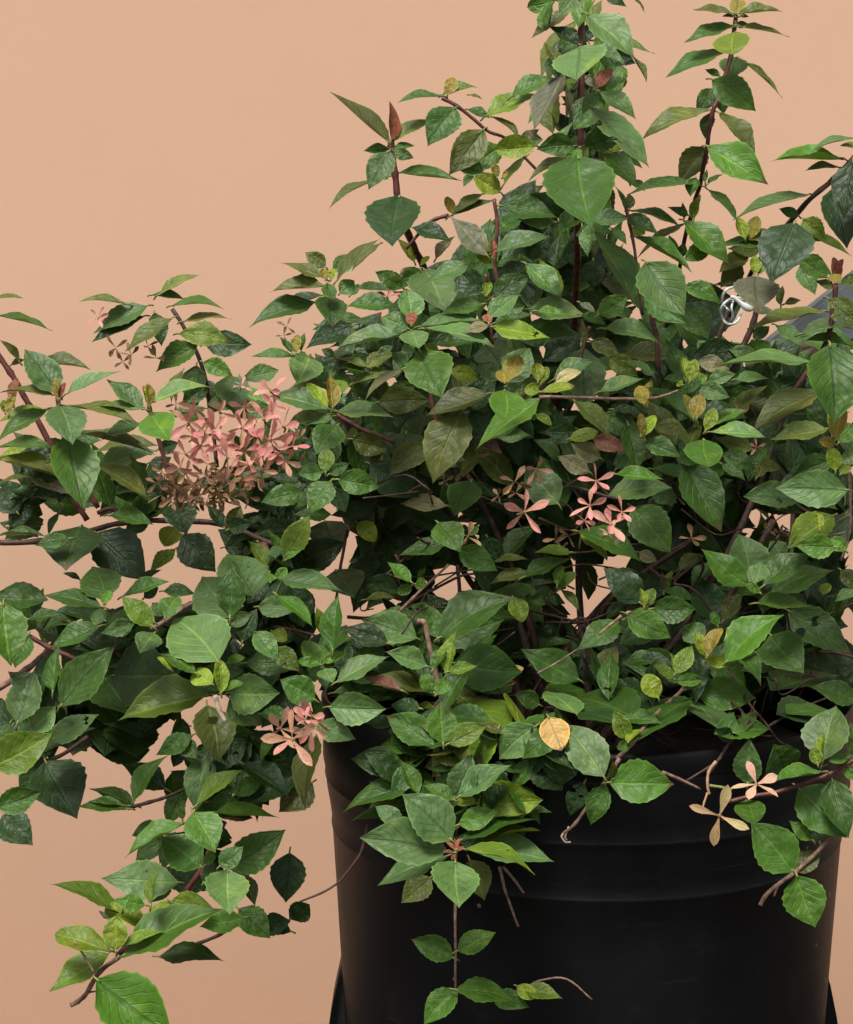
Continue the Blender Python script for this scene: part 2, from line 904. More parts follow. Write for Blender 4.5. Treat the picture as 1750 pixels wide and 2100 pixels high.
FLOWERS = """
P;127,33,19,p,8
P;69,73,22,p,8
P;83,102,21,p,9
P;120,62,22,p,8
P;127,84,24,p,8
P;43,66,19,p,7
P;50,53,16,p,7
P;40,98,16,p,8
P;35,113,18,p,8
P;98,71,16,q,8
P;142,105,15,o,8
P;140,70,17,p,8
P;105,108,18,q,8
P;55,90,16,p,8
P;118,115,17,q,8
P;150,90,14,p,8
P;100,50,14,p,7
P;130,48,14,p,7
P;97,28,9,p,7
P;92,118,20,q,8
P;40,118,15,o,8
P;113,122,18,t,7
P;80,130,17,t,7
P;30,133,18,t,8
P;20,125,15,t,7
P;50,128,16,t,7
P;60,120,15,t,7
P;72,118,14,t,7
P;15,140,14,t,7
P;40,140,14,t,8
P;55,140,13,t,7
P;95,135,17,t,7
P;88,142,13,t,7
P;105,142,13,t,7
P;30,47,13,t,6
P;10,128,12,t,7
P;68,132,14,t,7
P;25,145,14,t,8
P;46,146,13,t,7
P;62,108,13,t,7
P;158,80,10,t,7
P;165,95,12,t,6
P;160,110,12,t,6
Q;101,41,18,p,9
Q;95,64,18,p,9
Q;34,70,22,p,9
Q;115,82,20,p,9
Q;45,30,14,q,8
Q;25,42,17,t,8
Q;125,70,14,p,9
Q;63,95,12,t,8
Q;26,52,12,t,8
Q;112,90,12,o,9
Q;90,78,12,p,9
Q;75,92,12,t,7
Q;10,55,9,t,7
R;61,84,33,o,10
R;47,72,28,o,9
R;84,58,28,p,9
R;76,62,15,p,10
R;83,70,24,o,9
K;120,19,15,c,10
K;99,37,16,e,10
G;111,14,10,e,8
H;83,15,9,t,7
A;75,66,8,t,6
A;70,70,6,t,6
A;89,68,7,t,6
A;66,62,8,t,6
A;84,61,7,t,6
A;56,45,7,p,5
D;65,33,8,p,4
D;108,132,7,t,5
D;98,138,7,t,5
D;8,50,6,t,5
D;6,55,5,t,5
E;120,119,5,o,7
E;112,100,8,t,5
E;75,147,7,t,4
H;9,20,5,t,6
H;125,10,8,t,4
T;80,115,13,t,5
T;95,112,10,t,5
P;78,88,18,p,8
P;110,80,18,p,8
P;60,75,16,p,8
P;138,95,16,p,8
P;100,95,16,p,8
P;75,55,14,p,7
P;118,100,16,p,7
P;48,80,14,p,7
P;15,117,11,t,7
P;29,131,13,t,7
P;35,114,15,t,7
P;28,139,16,t,7
P;73,135,15,t,7
P;72,129,11,t,6
P;54,141,13,t,7
P;62,145,12,t,7
P;30,127,12,t,6
P;30,132,12,t,6
P;73,144,13,t,7
P;79,123,14,t,7
P;75,135,15,t,7
P;54,140,12,t,7
P;67,145,12,t,7
P;43,143,15,t,7
P;53,141,14,t,7
P;80,147,16,t,7
P;70,126,13,t,7
P;29,129,14,t,7
P;46,144,15,t,7
P;72,138,13,t,7
"""
FILLS = [  # mostly the dark leaf tone: shade inside the bush put into the colour
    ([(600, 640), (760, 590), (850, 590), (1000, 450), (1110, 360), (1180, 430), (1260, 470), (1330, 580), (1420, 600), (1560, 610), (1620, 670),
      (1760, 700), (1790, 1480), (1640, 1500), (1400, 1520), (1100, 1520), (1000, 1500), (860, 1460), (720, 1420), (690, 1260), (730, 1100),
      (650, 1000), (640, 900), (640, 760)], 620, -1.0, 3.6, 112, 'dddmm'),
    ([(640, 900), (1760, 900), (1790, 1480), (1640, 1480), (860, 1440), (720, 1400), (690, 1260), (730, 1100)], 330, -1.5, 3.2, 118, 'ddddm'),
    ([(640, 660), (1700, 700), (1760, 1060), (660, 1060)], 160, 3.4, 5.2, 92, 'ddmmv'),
    ([(720, 1200), (1740, 1120), (1740, 1400), (1100, 1400), (720, 1400)], 50, 4, 5.5, 95, 'ddmm'),
    ([(230, 1250), (420, 1230), (640, 1250), (660, 1400), (420, 1440), (200, 1470), (60, 1460), (60, 1380)], 80, 2.5, 5, 100, 'ddm'),
    ([(440, 1060), (640, 1020), (680, 1200), (560, 1230), (450, 1120)], 50, 2.5, 4.5, 95, 'ddm'),
    ([(390, 1470), (640, 1450), (640, 1590), (500, 1670), (400, 1640)], 36, 3.0, 5.0, 90, 'ddm'),
    ([(1125, 60), (1250, 60), (1270, 560), (1130, 560)], 50, 2.5, 4.0, 90, 'ddmv'),
    ([(345, 840), (500, 740), (580, 760), (560, 840), (420, 900)], 10, 3.0, 5.0, 80, 'lmm'),
    ([(360, 980), (600, 960), (640, 1020), (430, 1030)], 14, 3.0, 5.0, 80, 'ddm'),
    ([(-40, 850), (60, 880), (260, 960), (330, 1010), (280, 1060), (-40, 1040)], 22, 3.0, 5.0, 85, 'ddm'),
    ([(72, 1327), (378, 1327), (390, 1464), (306, 1550), (140, 1550), (108, 1518), (72, 1464)], 60, 2.5, 4.8, 120, 'ddm'),
    ([(60, 1255), (400, 1240), (400, 1330), (60, 1340)], 26, 3, 5.5, 95, 'ddmm'),
    ([(470, 1190), (640, 1180), (660, 1510), (490, 1510)], 60, 2.5, 5.0, 105, 'ddm'),
    ([(342, 1530), (620, 1520), (640, 1600), (540, 1680), (480, 1690), (345, 1690)], 40, 3.0, 5.5, 95, 'ddm'),
    ([(285, 1690), (500, 1690), (510, 1860), (400, 1870), (300, 1800)], 20, 3.0, 5.5, 85, 'ddm'),
    ([(0, 1370), (100, 1370), (120, 1560), (0, 1600)], 16, 3.0, 5.5, 110, 'ddm'),
    ([(0, 960), (90, 1000), (90, 1130), (0, 1130)], 8, 3.0, 5.0, 90, 'ddm'),
    ([(180, 1000), (330, 960), (420, 1060), (200, 1090)], 14, 3.0, 5.0, 85, 'ddm'),
    ([(730, 1545), (1120, 1530), (1120, 1680), (1000, 1760), (760, 1700)], 34, 6.5, 8, 90, 'ddmmv'),
    ([(790, 1430), (1060, 1430), (1050, 1580), (770, 1570)], 30, 6, 7.5, 95, 'ddmmv'),
    ([(1060, 1430), (1160, 1430), (1180, 1600), (1080, 1620)], 12, 6, 8, 95, 'ddm'),
    ([(600, 1300), (860, 1240), (960, 1420), (700, 1480), (640, 1440)], 36, 5, 7.0, 95, 'ddmml'),
    ([(440, 890), (540, 840), (640, 890), (660, 1040), (500, 1050), (440, 1000)], 18, 3.0, 5.0, 80, 'ddmm'),
    ([(590, 860), (700, 820), (730, 1060), (600, 1060)], 26, 3.0, 5.5, 85, 'ddmm'),
    ([(0, 900), (330, 900), (420, 1040), (330, 1080), (0, 1050)], 18, 4.0, 6.5, 85, 'dmmv'),
    ([(-20, 1220), (110, 1200), (110, 1330), (-20, 1380)], 8, 4.0, 6.0, 100, 'dm'),
    ([(1150, 1320), (1570, 1320), (1570, 1470), (1180, 1500)], 24, 5, 7.5, 95, 'ddmm'),
    ([(1120, -20), (1275, -20), (1300, 330), (1270, 560), (1120, 560), (1105, 300)], 40, 4.5, 7.2, 72, 'mmbvld'),
]
HOLES = [(909, 1208, 26), (711, 1140, 10), (704, 1255, 18), (772, 1255, 16), (956, 1194, 13), (1552, 1066, 14), (1626, 1068, 13), (1282, 1154, 17),
         (1228, 1176, 11), (1232, 1208, 9), (1408, 1196, 8), (1694, 1158, 9), (1740, 1270, 13), (1376, 1073, 6), (812, 796, 8), (1430, 555, 30),
         (1260, 706, 10), (1570, 690, 12), (1520, 700, 8), (660, 1250, 10)]
# ------------------------------------------------------------------ helpers
CR = cam.rotation_euler.to_matrix()
rng = random.Random(7)

def ray(X, Y):                  # direction through a point of the picture, unit depth
    return CR @ Vector(((X - 875) / F, -(Y - 1050) / F, -1.0))

def at(X, Y, off):              # a point 'off' metres in front of the pot axis
    return CAM + ray(X, Y) * (D - off)

REG = {'A': (0, 700, 900), 'B': (850, 0, 850), 'C': (1650, 0, 850), 'D': (800, 700, 900), 'E': (1600, 700, 900),
       'F': (0, 1500, 900), 'G': (800, 1500, 900), 'H': (1600, 1500, 900), 'I': (0, 2200, 900), 'J': (800, 2200, 900),
       'K': (1600, 2200, 900), 'P': (430, 1050, 500), 'Q': (1430, 1280, 550), 'R': (700, 1950, 450), 'T': (2100, 1300, 400),
       'W': (2000, 800, 250)}

def px(reg, u, v):              # measured position -> picture coordinates (1750 wide)
    x0, y0, w = REG[reg]
    s = w / 175.0
    return (x0 + u * s) * 0.7, (y0 + v * s) * 0.7

def pxs(reg):
    return REG[reg][2] / 175.0 * 0.7

def depth(d):
    return (d - 4) * 0.035

def link(o, parent=None):
    COL.objects.link(o)
    if parent is not None:
        o.parent = parent
    return o

def mesh_obj(name, verts, faces, mat, parent=None, smooth=True):
    me = bpy.data.meshes.new(name)
    me.from_pydata([tuple(v) for v in verts], [], faces)
    if smooth:
        me.shade_smooth()
    if mat:
        me.materials.append(mat)
    return link(bpy.data.objects.new(name, me), parent)

def tag(o, label=None, cat=None, group=None, kind=None):
    if label: o['label'] = label
    if cat: o['category'] = cat
    if group: o['group'] = group
    if kind: o['kind'] = kind
    return o

def lathe(profile, n=96):
    vs, fs = [], []
    for r, z in profile:
        for k in range(n):
            a = 2 * math.pi * k / n
            vs.append((r * math.cos(a), r * math.sin(a), z))
    for i in range(len(profile) - 1):
        for k in range(n):
            k2 = (k + 1) % n
            fs.append((i * n + k, i * n + k2, (i + 1) * n + k2, (i + 1) * n + k))
    return vs, fs

def catmull(P, sub=5):
    if len(P) < 3:
        return [P[0].lerp(P[-1], i / 4) for i in range(5)]
    Q = [P[0] * 2 - P[1]] + list(P) + [P[-1] * 2 - P[-2]]
    out = []
    for i in range(1, len(Q) - 2):
        a, b, c, d = Q[i - 1], Q[i], Q[i + 1], Q[i + 2]
        for k in range(sub):
            t = k / sub
            out.append(0.5 * ((2 * b) + (c - a) * t + (2 * a - 5 * b + 4 * c - d) * t * t + (3 * b - a - 3 * c + d) * t ** 3))
    out.append(Q[-2])
    return out

def tube(P, radii, n=7, nodes=0.0):
    """rings round a path; returns verts, faces"""
    vs, fs = [], []
    ref = Vector((0.3, -0.9, 0.2))
    m = len(P)
    for i, p in enumerate(P):
        tdir = (P[min(i + 1, m - 1)] - P[max(i - 1, 0)])
        if tdir.length < 1e-9:
            tdir = Vector((0, 0, 1))
        tdir.normalize()
        u = ref.cross(tdir)
        if u.length < 1e-4:
            u = Vector((1, 0, 0)).cross(tdir)
        u.normalize()
        w = tdir.cross(u)
        r = radii[i] if hasattr(radii, '__len__') else radii
        for k in range(n):
            a = 2 * math.pi * k / n
            rr = r * (1 + nodes * (rng.random() - 0.5))
            vs.append(p + (u * math.cos(a) + w * math.sin(a)) * rr)
    for i in range(m - 1):
        for k in range(n):
            k2 = (k + 1) % n
            fs.append((i * n + k, i * n + k2, (i + 1) * n + k2, (i + 1) * n + k))
    fs.append(tuple(range(n - 1, -1, -1)))
    fs.append(tuple((m - 1) * n + k for k in range(n)))
    return vs, fs

class Acc:                      # gathers pieces into one mesh
    def __init__(self):
        self.v, self.f, self.uv, self.c, self.n = [], [], [], [], 0
    def add(self, v, f):
        self.f += [tuple(i + self.n for i in q) for q in f]
        self.v += list(v)
        self.n += len(v)

# ------------------------------------------------------------------ materials
class NT:
    def __init__(self, name):
        self.m = bpy.data.materials.new(name)
        self.m.use_nodes = True
        self.t = self.m.node_tree
        self.t.nodes.clear()
        self.out = self.t.nodes.new('ShaderNodeOutputMaterial')
    def n(self, kind, **kw):
        nd = self.t.nodes.new(kind)
        for k, v in kw.items():
            setattr(nd, k, v)
        return nd
    def set(self, sock, v):
        if hasattr(v, 'is_output') or isinstance(v, bpy.types.NodeSocket):
            self.t.links.new(v, sock)
        else:
            sock.default_value = v
    def math(self, op, a, b=0.0, c=None, clamp=False):
        nd = self.n('ShaderNodeMath', operation=op, use_clamp=clamp)
        self.set(nd.inputs[0], a)
        self.set(nd.inputs[1], b)
        if c is not None:
            self.set(nd.inputs[2], c)
        return nd.outputs[0]
    def ramp01(self, v, a, b):  # smooth 0..1 between a and b
        nd = self.n('ShaderNodeMapRange', interpolation_type='SMOOTHSTEP')
        self.set(nd.inputs[0], v)
        self.set(nd.inputs[1], a)
        self.set(nd.inputs[2], b)
        return nd.outputs[0]
    def mix(self, f, a, b, mode='MIX'):
        nd = self.n('ShaderNodeMix', data_type='RGBA', blend_type=mode)
        self.set(nd.inputs[0], f)
        self.set(nd.inputs[6], a)
        self.set(nd.inputs[7], b)
        return nd.outputs[2]
    def noise(self, vec, scale, detail=3.0, rough=0.55, out=0):
        nd = self.n('ShaderNodeTexNoise')
        if vec is not None:
            self.set(nd.inputs['Vector'], vec)
        nd.inputs['Scale'].default_value = scale
        nd.inputs['Detail'].default_value = detail
        nd.inputs['Roughness'].default_value = rough
        return nd.outputs[out]
    def bump(self, h, strength, dist):
        nd = self.n('ShaderNodeBump')
        nd.inputs['Strength'].default_value = strength
        nd.inputs['Distance'].default_value = dist
        self.set(nd.inputs['Height'], h)
        return nd.outputs[0]
    def bsdf(self, color, rough, normal=None, spec=0.5, coat=0.0):
        p = self.n('ShaderNodeBsdfPrincipled')
        self.set(p.inputs['Base Color'], color)
        self.set(p.inputs['Roughness'], rough)
        self.set(p.inputs['Specular IOR Level'], spec)
        p.inputs['Coat Weight'].default_value = coat
        if normal is not None:
            self.set(p.inputs['Normal'], normal)
        return p.outputs[0]
    def done(self, sh):
        self.t.links.new(sh, self.out.inputs['Surface'])
        return self.m

def leaf_material(name, joined):
    k = NT(name)
    if joined:
        at_ = k.n('ShaderNodeAttribute', attribute_type='GEOMETRY', attribute_name='tint')
        base, rnd = at_.outputs['Color'], at_.outputs['Alpha']
    else:
        oi = k.n('ShaderNodeObjectInfo')
        base, rnd = oi.outputs['Color'], oi.outputs['Random']
    uv = k.n('ShaderNodeUVMap').outputs[0]
    sep = k.n('ShaderNodeSeparateXYZ')
    k.set(sep.inputs[0], uv)
    u = k.math('ABSOLUTE', k.math('MULTIPLY_ADD', sep.outputs[0], 2.0, -1.0))
    v = sep.outputs[1]
    # shifted coordinates so that no two leaves share their mottling
    comb = k.n('ShaderNodeCombineXYZ')
    k.set(comb.inputs[0], k.math('MULTIPLY', sep.outputs[0], 0.6))
    k.set(comb.inputs[1], v)
    k.set(comb.inputs[2], k.math('MULTIPLY', rnd, 57.0))
    pos = comb.outputs[0]
    wob = k.math('MULTIPLY', k.math('SUBTRACT', k.noise(pos, 4.0, 2.0), 0.5), 0.9)
    s = k.math('ADD', k.math('SUBTRACT', k.math('MULTIPLY', v, 7.0), k.math('MULTIPLY', u, 2.4)), wob)
    fr = k.math('FRACT', s)
    tri = k.math('MINIMUM', fr, k.math('SUBTRACT', 1.0, fr))
    lat = k.math('SUBTRACT', 1.0, k.ramp01(tri, 0.0, 0.13))
    lat = k.math('MULTIPLY', lat, k.math('SUBTRACT', 1.0, k.ramp01(u, 0.55, 0.95)))
    mid = k.math('SUBTRACT', 1.0, k.ramp01(u, 0.02, 0.10))
    vein = k.math('MAXIMUM', mid, k.math('MULTIPLY', lat, 0.55))
    net = k.n('ShaderNodeTexVoronoi', feature='DISTANCE_TO_EDGE')
    k.set(net.inputs['Vector'], pos)
    net.inputs['Scale'].default_value = 17.0
    netv = k.math('SUBTRACT', 1.0, k.ramp01(net.outputs['Distance'], 0.0, 0.12))
    # colour
    mott = k.noise(pos, 5.0, 4.0, 0.6)
    col = k.mix(1.0, base, k.mix(mott, (0.62, 0.66, 0.7, 1), (1.4, 1.33, 1.2, 1)), 'MULTIPLY')
    bright = k.math('MULTIPLY_ADD', rnd, 0.5, 0.76)
    cb = k.n('ShaderNodeCombineColor')
    for i in range(3):
        k.set(cb.inputs[i], bright)
    col = k.mix(1.0, col, cb.outputs[0], 'MULTIPLY')
    yel = k.ramp01(k.noise(pos, 2.2, 2.0), 0.56, 0.75)
    col = k.mix(k.math('MULTIPLY', yel, 0.35), col, k.mix(1.0, col, (2.3, 1.7, 0.8, 1), 'MULTIPLY'))
    light = k.mix(1.0, col, (1.9, 1.75, 1.6, 1), 'MULTIPLY')
    dark = k.mix(1.0, col, (0.5, 0.52, 0.5, 1), 'MULTIPLY')
    isdark = k.math('GREATER_THAN', k.math('FRACT', k.math('MULTIPLY', rnd, 13.7)), 0.7)
    vcol = k.mix(isdark, light, dark)
    col = k.mix(k.math('MULTIPLY', vein, 0.72), col, vcol)
    col = k.mix(k.math('MULTIPLY', netv, 0.16), col, dark)
    col = k.mix(k.math('MULTIPLY', k.ramp01(u, 0.9, 0.98), 0.6), col, light)
    # specks and a few scorched tips
    vo = k.n('ShaderNodeTexVoronoi', feature='F1')
    k.set(vo.inputs['Vector'], pos)
    vo.inputs['Scale'].default_value = 9.0
    sc = k.n('ShaderNodeSeparateColor')
    k.set(sc.inputs[0], vo.outputs['Color'])
    spot = k.math('MULTIPLY', k.math('LESS_THAN', vo.outputs['Distance'], k.math('MULTIPLY', sc.outputs[1], 0.2)),
                  k.math('GREATER_THAN', sc.outputs[0], 0.72))
    spot = k.math('MULTIPLY', spot, k.math('GREATER_THAN', k.math('FRACT', k.math('MULTIPLY', rnd, 7.31)), 0.45))
    col = k.mix(k.math('MULTIPLY', spot, 0.7), col, (0.022, 0.016, 0.012, 1))
    wh = k.n('ShaderNodeTexVoronoi', feature='F1')
    k.set(wh.inputs['Vector'], pos)
    wh.inputs['Scale'].default_value = 15.0
    sc2 = k.n('ShaderNodeSeparateColor')
    k.set(sc2.inputs[0], wh.outputs['Color'])
    dust = k.math('MULTIPLY', k.math('LESS_THAN', wh.outputs['Distance'], 0.09), k.math('GREATER_THAN', sc2.outputs[2], 0.97))
    col = k.mix(k.math('MULTIPLY', dust, 0.6), col, (0.5, 0.48, 0.4, 1))
    scorch = k.math('MULTIPLY', k.ramp01(k.math('ADD', v, k.math('MULTIPLY', k.noise(pos, 7.0), 0.25)), 0.98, 1.08),
                    k.math('GREATER_THAN', k.math('FRACT', k.math('MULTIPLY', rnd, 29.3)), 0.8))
    col = k.mix(k.math('MULTIPLY', scorch, 0.8), col, (0.14, 0.07, 0.03, 1))
    geo = k.n('ShaderNodeNewGeometry')
    under = k.mix(1.0, k.mix(0.35, col, (0.09, 0.12, 0.06, 1)), (1.15, 1.15, 1.1, 1), 'MULTIPLY')
    col = k.mix(geo.outputs['Backfacing'], col, under)
    h = k.math('SUBTRACT', k.math('MULTIPLY', k.noise(pos, 6.0, 0.0), 0.35), k.math('MULTIPLY_ADD', vein, 0.8, k.math('MULTIPLY', netv, 0.05)))
    und = k.noise(pos, 3.2, 2.0, 0.5)
    nb = k.n('ShaderNodeBump')
    nb.inputs['Strength'].default_value = 0.5
    nb.inputs['Distance'].default_value = 0.007
    k.set(nb.inputs['Height'], und)
    nb2 = k.n('ShaderNodeBump')
    nb2.inputs['Strength'].default_value = 0.42
    nb2.inputs['Distance'].default_value = 0.0013
    k.set(nb2.inputs['Height'], h)
    k.set(nb2.inputs['Normal'], nb.outputs[0])
    nrm = nb2.outputs[0]
    rough = k.math('MULTIPLY_ADD', k.noise(pos, 4.0, 1.0), 0.20, 0.36)
    p = k.bsdf(col, rough, nrm, 0.36)
    tr = k.n('ShaderNodeBsdfTranslucent')
    k.set(tr.inputs[0], k.mix(1.0, col, (1.6, 1.5, 0.6, 1), 'MULTIPLY'))
    k.set(tr.inputs[1], nrm)
    mx = k.n('ShaderNodeMixShader')
    mx.inputs[0].default_value = 0.16
    k.t.links.new(p, mx.inputs[1])
    k.t.links.new(tr.outputs[0], mx.inputs[2])
    return k.done(mx.outputs[0])

M_LEAF = leaf_material('leaf_surface', False)
M_LEAFJ = leaf_material('foliage_surface', True)

def petal_material():
    k = NT('sepal_surface')
    oi = k.n('ShaderNodeObjectInfo')
    uv = k.n('ShaderNodeUVMap').outputs[0]
    sep = k.n('ShaderNodeSeparateXYZ')
    k.set(sep.inputs[0], uv)
    comb = k.n('ShaderNodeCombineXYZ')
    k.set(comb.inputs[0], k.math('MULTIPLY', sep.outputs[0], 0.5))
    k.set(comb.inputs[1], sep.outputs[1])
    k.set(comb.inputs[2], k.math('MULTIPLY', oi.outputs['Random'], 43.0))
    pos = comb.outputs[0]
    col = k.mix(1.0, oi.outputs['Color'], k.mix(k.noise(pos, 4.0, 3.0), (0.66, 0.58, 0.6, 1), (1.3, 1.35, 1.3, 1)), 'MULTIPLY')
    tipm = k.ramp01(sep.outputs[1], 0.0, 0.5)
    col = k.mix(tipm, k.mix(0.5, col, (0.45, 0.24, 0.09, 1)), col)
    sp = k.ramp01(k.noise(pos, 5.0, 2.0), 0.6, 0.7)
    col = k.mix(k.math('MULTIPLY', sp, 0.6), col, (0.22, 0.045, 0.06, 1))
    edge = k.ramp01(k.math('ABSOLUTE', k.math('MULTIPLY_ADD', sep.outputs[0], 2.0, -1.0)), 0.6, 1.0)
    col = k.mix(k.math('MULTIPLY', edge, 0.3), col, (0.8, 0.42, 0.34, 1))
    p = k.bsdf(col, 0.55, k.bump(k.noise(pos, 8.0, 3.0), 0.4, 0.0008), 0.3)
    tr = k.n('ShaderNodeBsdfTranslucent')
    k.set(tr.inputs[0], col)
    mx = k.n('ShaderNodeMixShader')
    mx.inputs[0].default_value = 0.22
    k.t.links.new(p, mx.inputs[1])
    k.t.links.new(tr.outputs[0], mx.inputs[2])
    return k.done(mx.outputs[0])
M_SEPAL = petal_material()

def simple_mat(name, ca, cb_, scale, rough=0.6, bump=0.3, dist=0.001, spec=0.4):
    k = NT(name)
    tc = k.n('ShaderNodeTexCoord').outputs['Object']
    nz = k.noise(tc, scale, 5.0, 0.6)
    return k.done(k.bsdf(k.mix(k.ramp01(nz, 0.3, 0.7), ca, cb_), rough, k.bump(nz, bump, dist), spec))

M_STEM = {
    'r': simple_mat('red_stem', (0.055, 0.014, 0.016, 1), (0.15, 0.045, 0.035, 1), 160, 0.45),
    'k': simple_mat('brown_stem', (0.035, 0.018, 0.013, 1), (0.10, 0.05, 0.035, 1), 200, 0.6),
    'w': simple_mat('woody_stem', (0.12, 0.065, 0.045, 1), (0.32, 0.2, 0.14, 1), 260, 0.7),
    'p': simple_mat('bleached_twig', (0.28, 0.2, 0.14, 1), (0.55, 0.44, 0.34, 1), 300, 0.8),
    'c': simple_mat('dry_flower_stalk', (0.4, 0.22, 0.12, 1), (0.6, 0.36, 0.2, 1), 200, 0.7),
    'v': simple_mat('green_stalk', (0.13, 0.16, 0.04, 1), (0.26, 0.27, 0.08, 1), 200, 0.5),
}

# ------------------------------------------------------------------ backdrop and ground
def backdrop_mat():
    k = NT('peach_cloth')
    tc = k.n('ShaderNodeTexCoord').outputs['Object']
    big = k.noise(tc, 1.6, 3.0, 0.5)
    mp = k.n('ShaderNodeMapping')
    k.set(mp.inputs[0], tc)
    mp.inputs['Scale'].default_value = (700, 700, 700)
    wv = k.n('ShaderNodeTexWave', wave_type='BANDS', bands_direction='X')
    k.set(wv.inputs[0], tc)
    wv.inputs['Scale'].default_value = 190
    wv.inputs['Distortion'].default_value = 1.0
    wz = k.n('ShaderNodeTexWave', wave_type='BANDS', bands_direction='Z')
    k.set(wz.inputs[0], tc)
    wz.inputs['Scale'].default_value = 190
    wz.inputs['Distortion'].default_value = 1.0
    weave = k.math('ADD', wv.outputs['Fac'], wz.outputs['Fac'])
    blot = k.noise(tc, 9.0, 5.0, 0.6)
    col = k.mix(big, (0.715, 0.445, 0.298, 1), (0.73, 0.462, 0.318, 1))
    col = k.mix(k.math('MULTIPLY', k.ramp01(blot, 0.42, 0.7), 0.16), col, (0.675, 0.415, 0.282, 1))
    h = k.math('MULTIPLY_ADD', weave, 0.18, k.math('MULTIPLY', k.noise(tc, 130.0, 3.0), 0.6))
    return k.done(k.bsdf(col, 0.9, k.bump(h, 0.16, 0.0012), 0.12))

FLOOR = -0.85
WALL_Y, COVE, FRONT = 0.72, 0.25, 0.30
prof = [(FRONT, FLOOR), (WALL_Y - COVE, FLOOR)]
for i in range(1, 13):
    a = math.pi / 2 * i / 12
    prof.append((WALL_Y - COVE + COVE * math.sin(a), FLOOR + COVE - COVE * math.cos(a)))
prof += [(WALL_Y, FLOOR + COVE + (1.75 - FLOOR - COVE) * i / 30) for i in range(1, 31)]
vs, fs = [], []
NX = 60
for i in range(NX + 1):
    x = -1.5 + 3.0 * i / NX
    for (y, z) in prof:
        wob = 0.004 * math.sin(x * 5.0 + 1.3) * min(1, max(0, z - FLOOR - 0.3)) + 0.003 * math.sin(x * 11 + z * 2.0)
        q_ = max(0.0, (0.62 - z) / 1.6)            # backward lean added towards the foot so the cloth turns darker there
        vs.append((x, y + (wob if z > FLOOR + 0.3 else 0) + 0.22 * q_ * q_, z))
n = len(prof)
for i in range(NX):
    for j in range(n - 1):
        fs.append((i * n + j, (i + 1) * n + j, (i + 1) * n + j + 1, i * n + j + 1))
bd = mesh_obj('backdrop', vs, fs, backdrop_mat())
tag(bd, kind='structure')
g = mesh_obj('ground', [(-60, -60, FLOOR - .006), (60, -60, FLOOR - .006), (60, 60, FLOOR - .006), (-60, 60, FLOOR - .006)], [(0, 1, 2, 3)],
             simple_mat('paving', (0.045, 0.043, 0.04, 1), (0.075, 0.072, 0.068, 1), 3.0, 0.9))
tag(g, kind='structure')
# unseen bench added under the pot, its timber dark to keep the pot dark
Z0 = -0.05
bm = bmesh.new()
def block(x0, x1, y0, y1, z0, z1):
    q = [bm.verts.new(p) for p in ((x0, y0, z0), (x1, y0, z0), (x1, y1, z0), (x0, y1, z0), (x0, y0, z1), (x1, y0, z1), (x1, y1, z1), (x0, y1, z1))]
    for f in ((3, 2, 1, 0), (4, 5, 6, 7), (0, 1, 5, 4), (1, 2, 6, 5), (2, 3, 7, 6), (3, 0, 4, 7)):
        bm.faces.new([q[i] for i in f])
for i in range(4):
    block(-0.6, 0.6, -0.40 + i * 0.153, -0.40 + i * 0.153 + 0.147, Z0 - 0.025, Z0)
for sx in (-0.55, 0.50):
    for sy in (-0.36, 0.13):
        block(sx, sx + 0.05, sy, sy + 0.05, FLOOR - 0.004, Z0 - 0.026)
me = bpy.data.meshes.new('bench')
bm.to_mesh(me)
bm.free()
me.materials.append(simple_mat('dark_timber', (0.02, 0.016, 0.012, 1), (0.06, 0.045, 0.034, 1), 20, 0.8))
tag(link(bpy.data.objects.new('bench', me)), kind='structure')

# ------------------------------------------------------------------ black nursery pot
def plane_z(X, Y, R):           # height where the view ray meets the front of a cylinder of radius R
    d = ray(X, Y)
    t = (-R - CAM.y) / d.y
    return CAM.z + d.z * t
R_RIM = 0.1860
Z_RIM = plane_z(1195, 1548, R_RIM)
Z_A = plane_z(1195, 1736, R_RIM)
Z_B = plane_z(1195, 1853, R_RIM - 0.003)

def pot_mat():
    k = NT('black_plastic')
    tc = k.n('ShaderNodeTexCoord').outputs['Object']
    nz = k.noise(tc, 9.0, 5.0, 0.65)
    mp = k.n('ShaderNodeMapping')
    k.set(mp.inputs[0], tc)
    mp.inputs['Scale'].default_value = (14, 14, 160)
    scr = k.ramp01(k.noise(mp.outputs[0], 1.0, 4.0, 0.6), 0.62, 0.8)
    vo = k.n('ShaderNodeTexVoronoi', feature='F1')
    k.set(vo.inputs['Vector'], tc)
    vo.inputs['Scale'].default_value = 75
    scc = k.n('ShaderNodeSeparateColor')
    k.set(scc.inputs[0], vo.outputs['Color'])
    fleck = k.math('MULTIPLY', k.math('LESS_THAN', vo.outputs['Distance'], k.math('MULTIPLY', scc.outputs[1], 0.16)), k.math('GREATER_THAN', scc.outputs[0], 0.8))
    col = k.mix(k.ramp01(nz, 0.35, 0.75), (0.0035, 0.0035, 0.004, 1), (0.0065, 0.0065, 0.007, 1))
    col = k.mix(k.math('MULTIPLY', scr, 0.4), col, (0.05, 0.048, 0.046, 1))
    col = k.mix(k.math('MULTIPLY', fleck, 0.8), col, (0.16, 0.15, 0.13, 1))
    dustn = k.ramp01(k.noise(tc, 30.0, 6.0, 0.7), 0.5, 0.85)
    col = k.mix(k.math('MULTIPLY', dustn, 0.12), col, (0.08, 0.07, 0.06, 1))
    rough = k.math('MULTIPLY_ADD', nz, 0.22, 0.38)
    return k.done(k.bsdf(col, rough, k.bump(k.math('ADD', nz, scr), 0.18, 0.0012), 0.2))
M_POT = pot_mat()
pot = tag(link(bpy.data.objects.new('nursery_pot', None)), 'round black plastic nursery pot holding the shrub', 'pot')
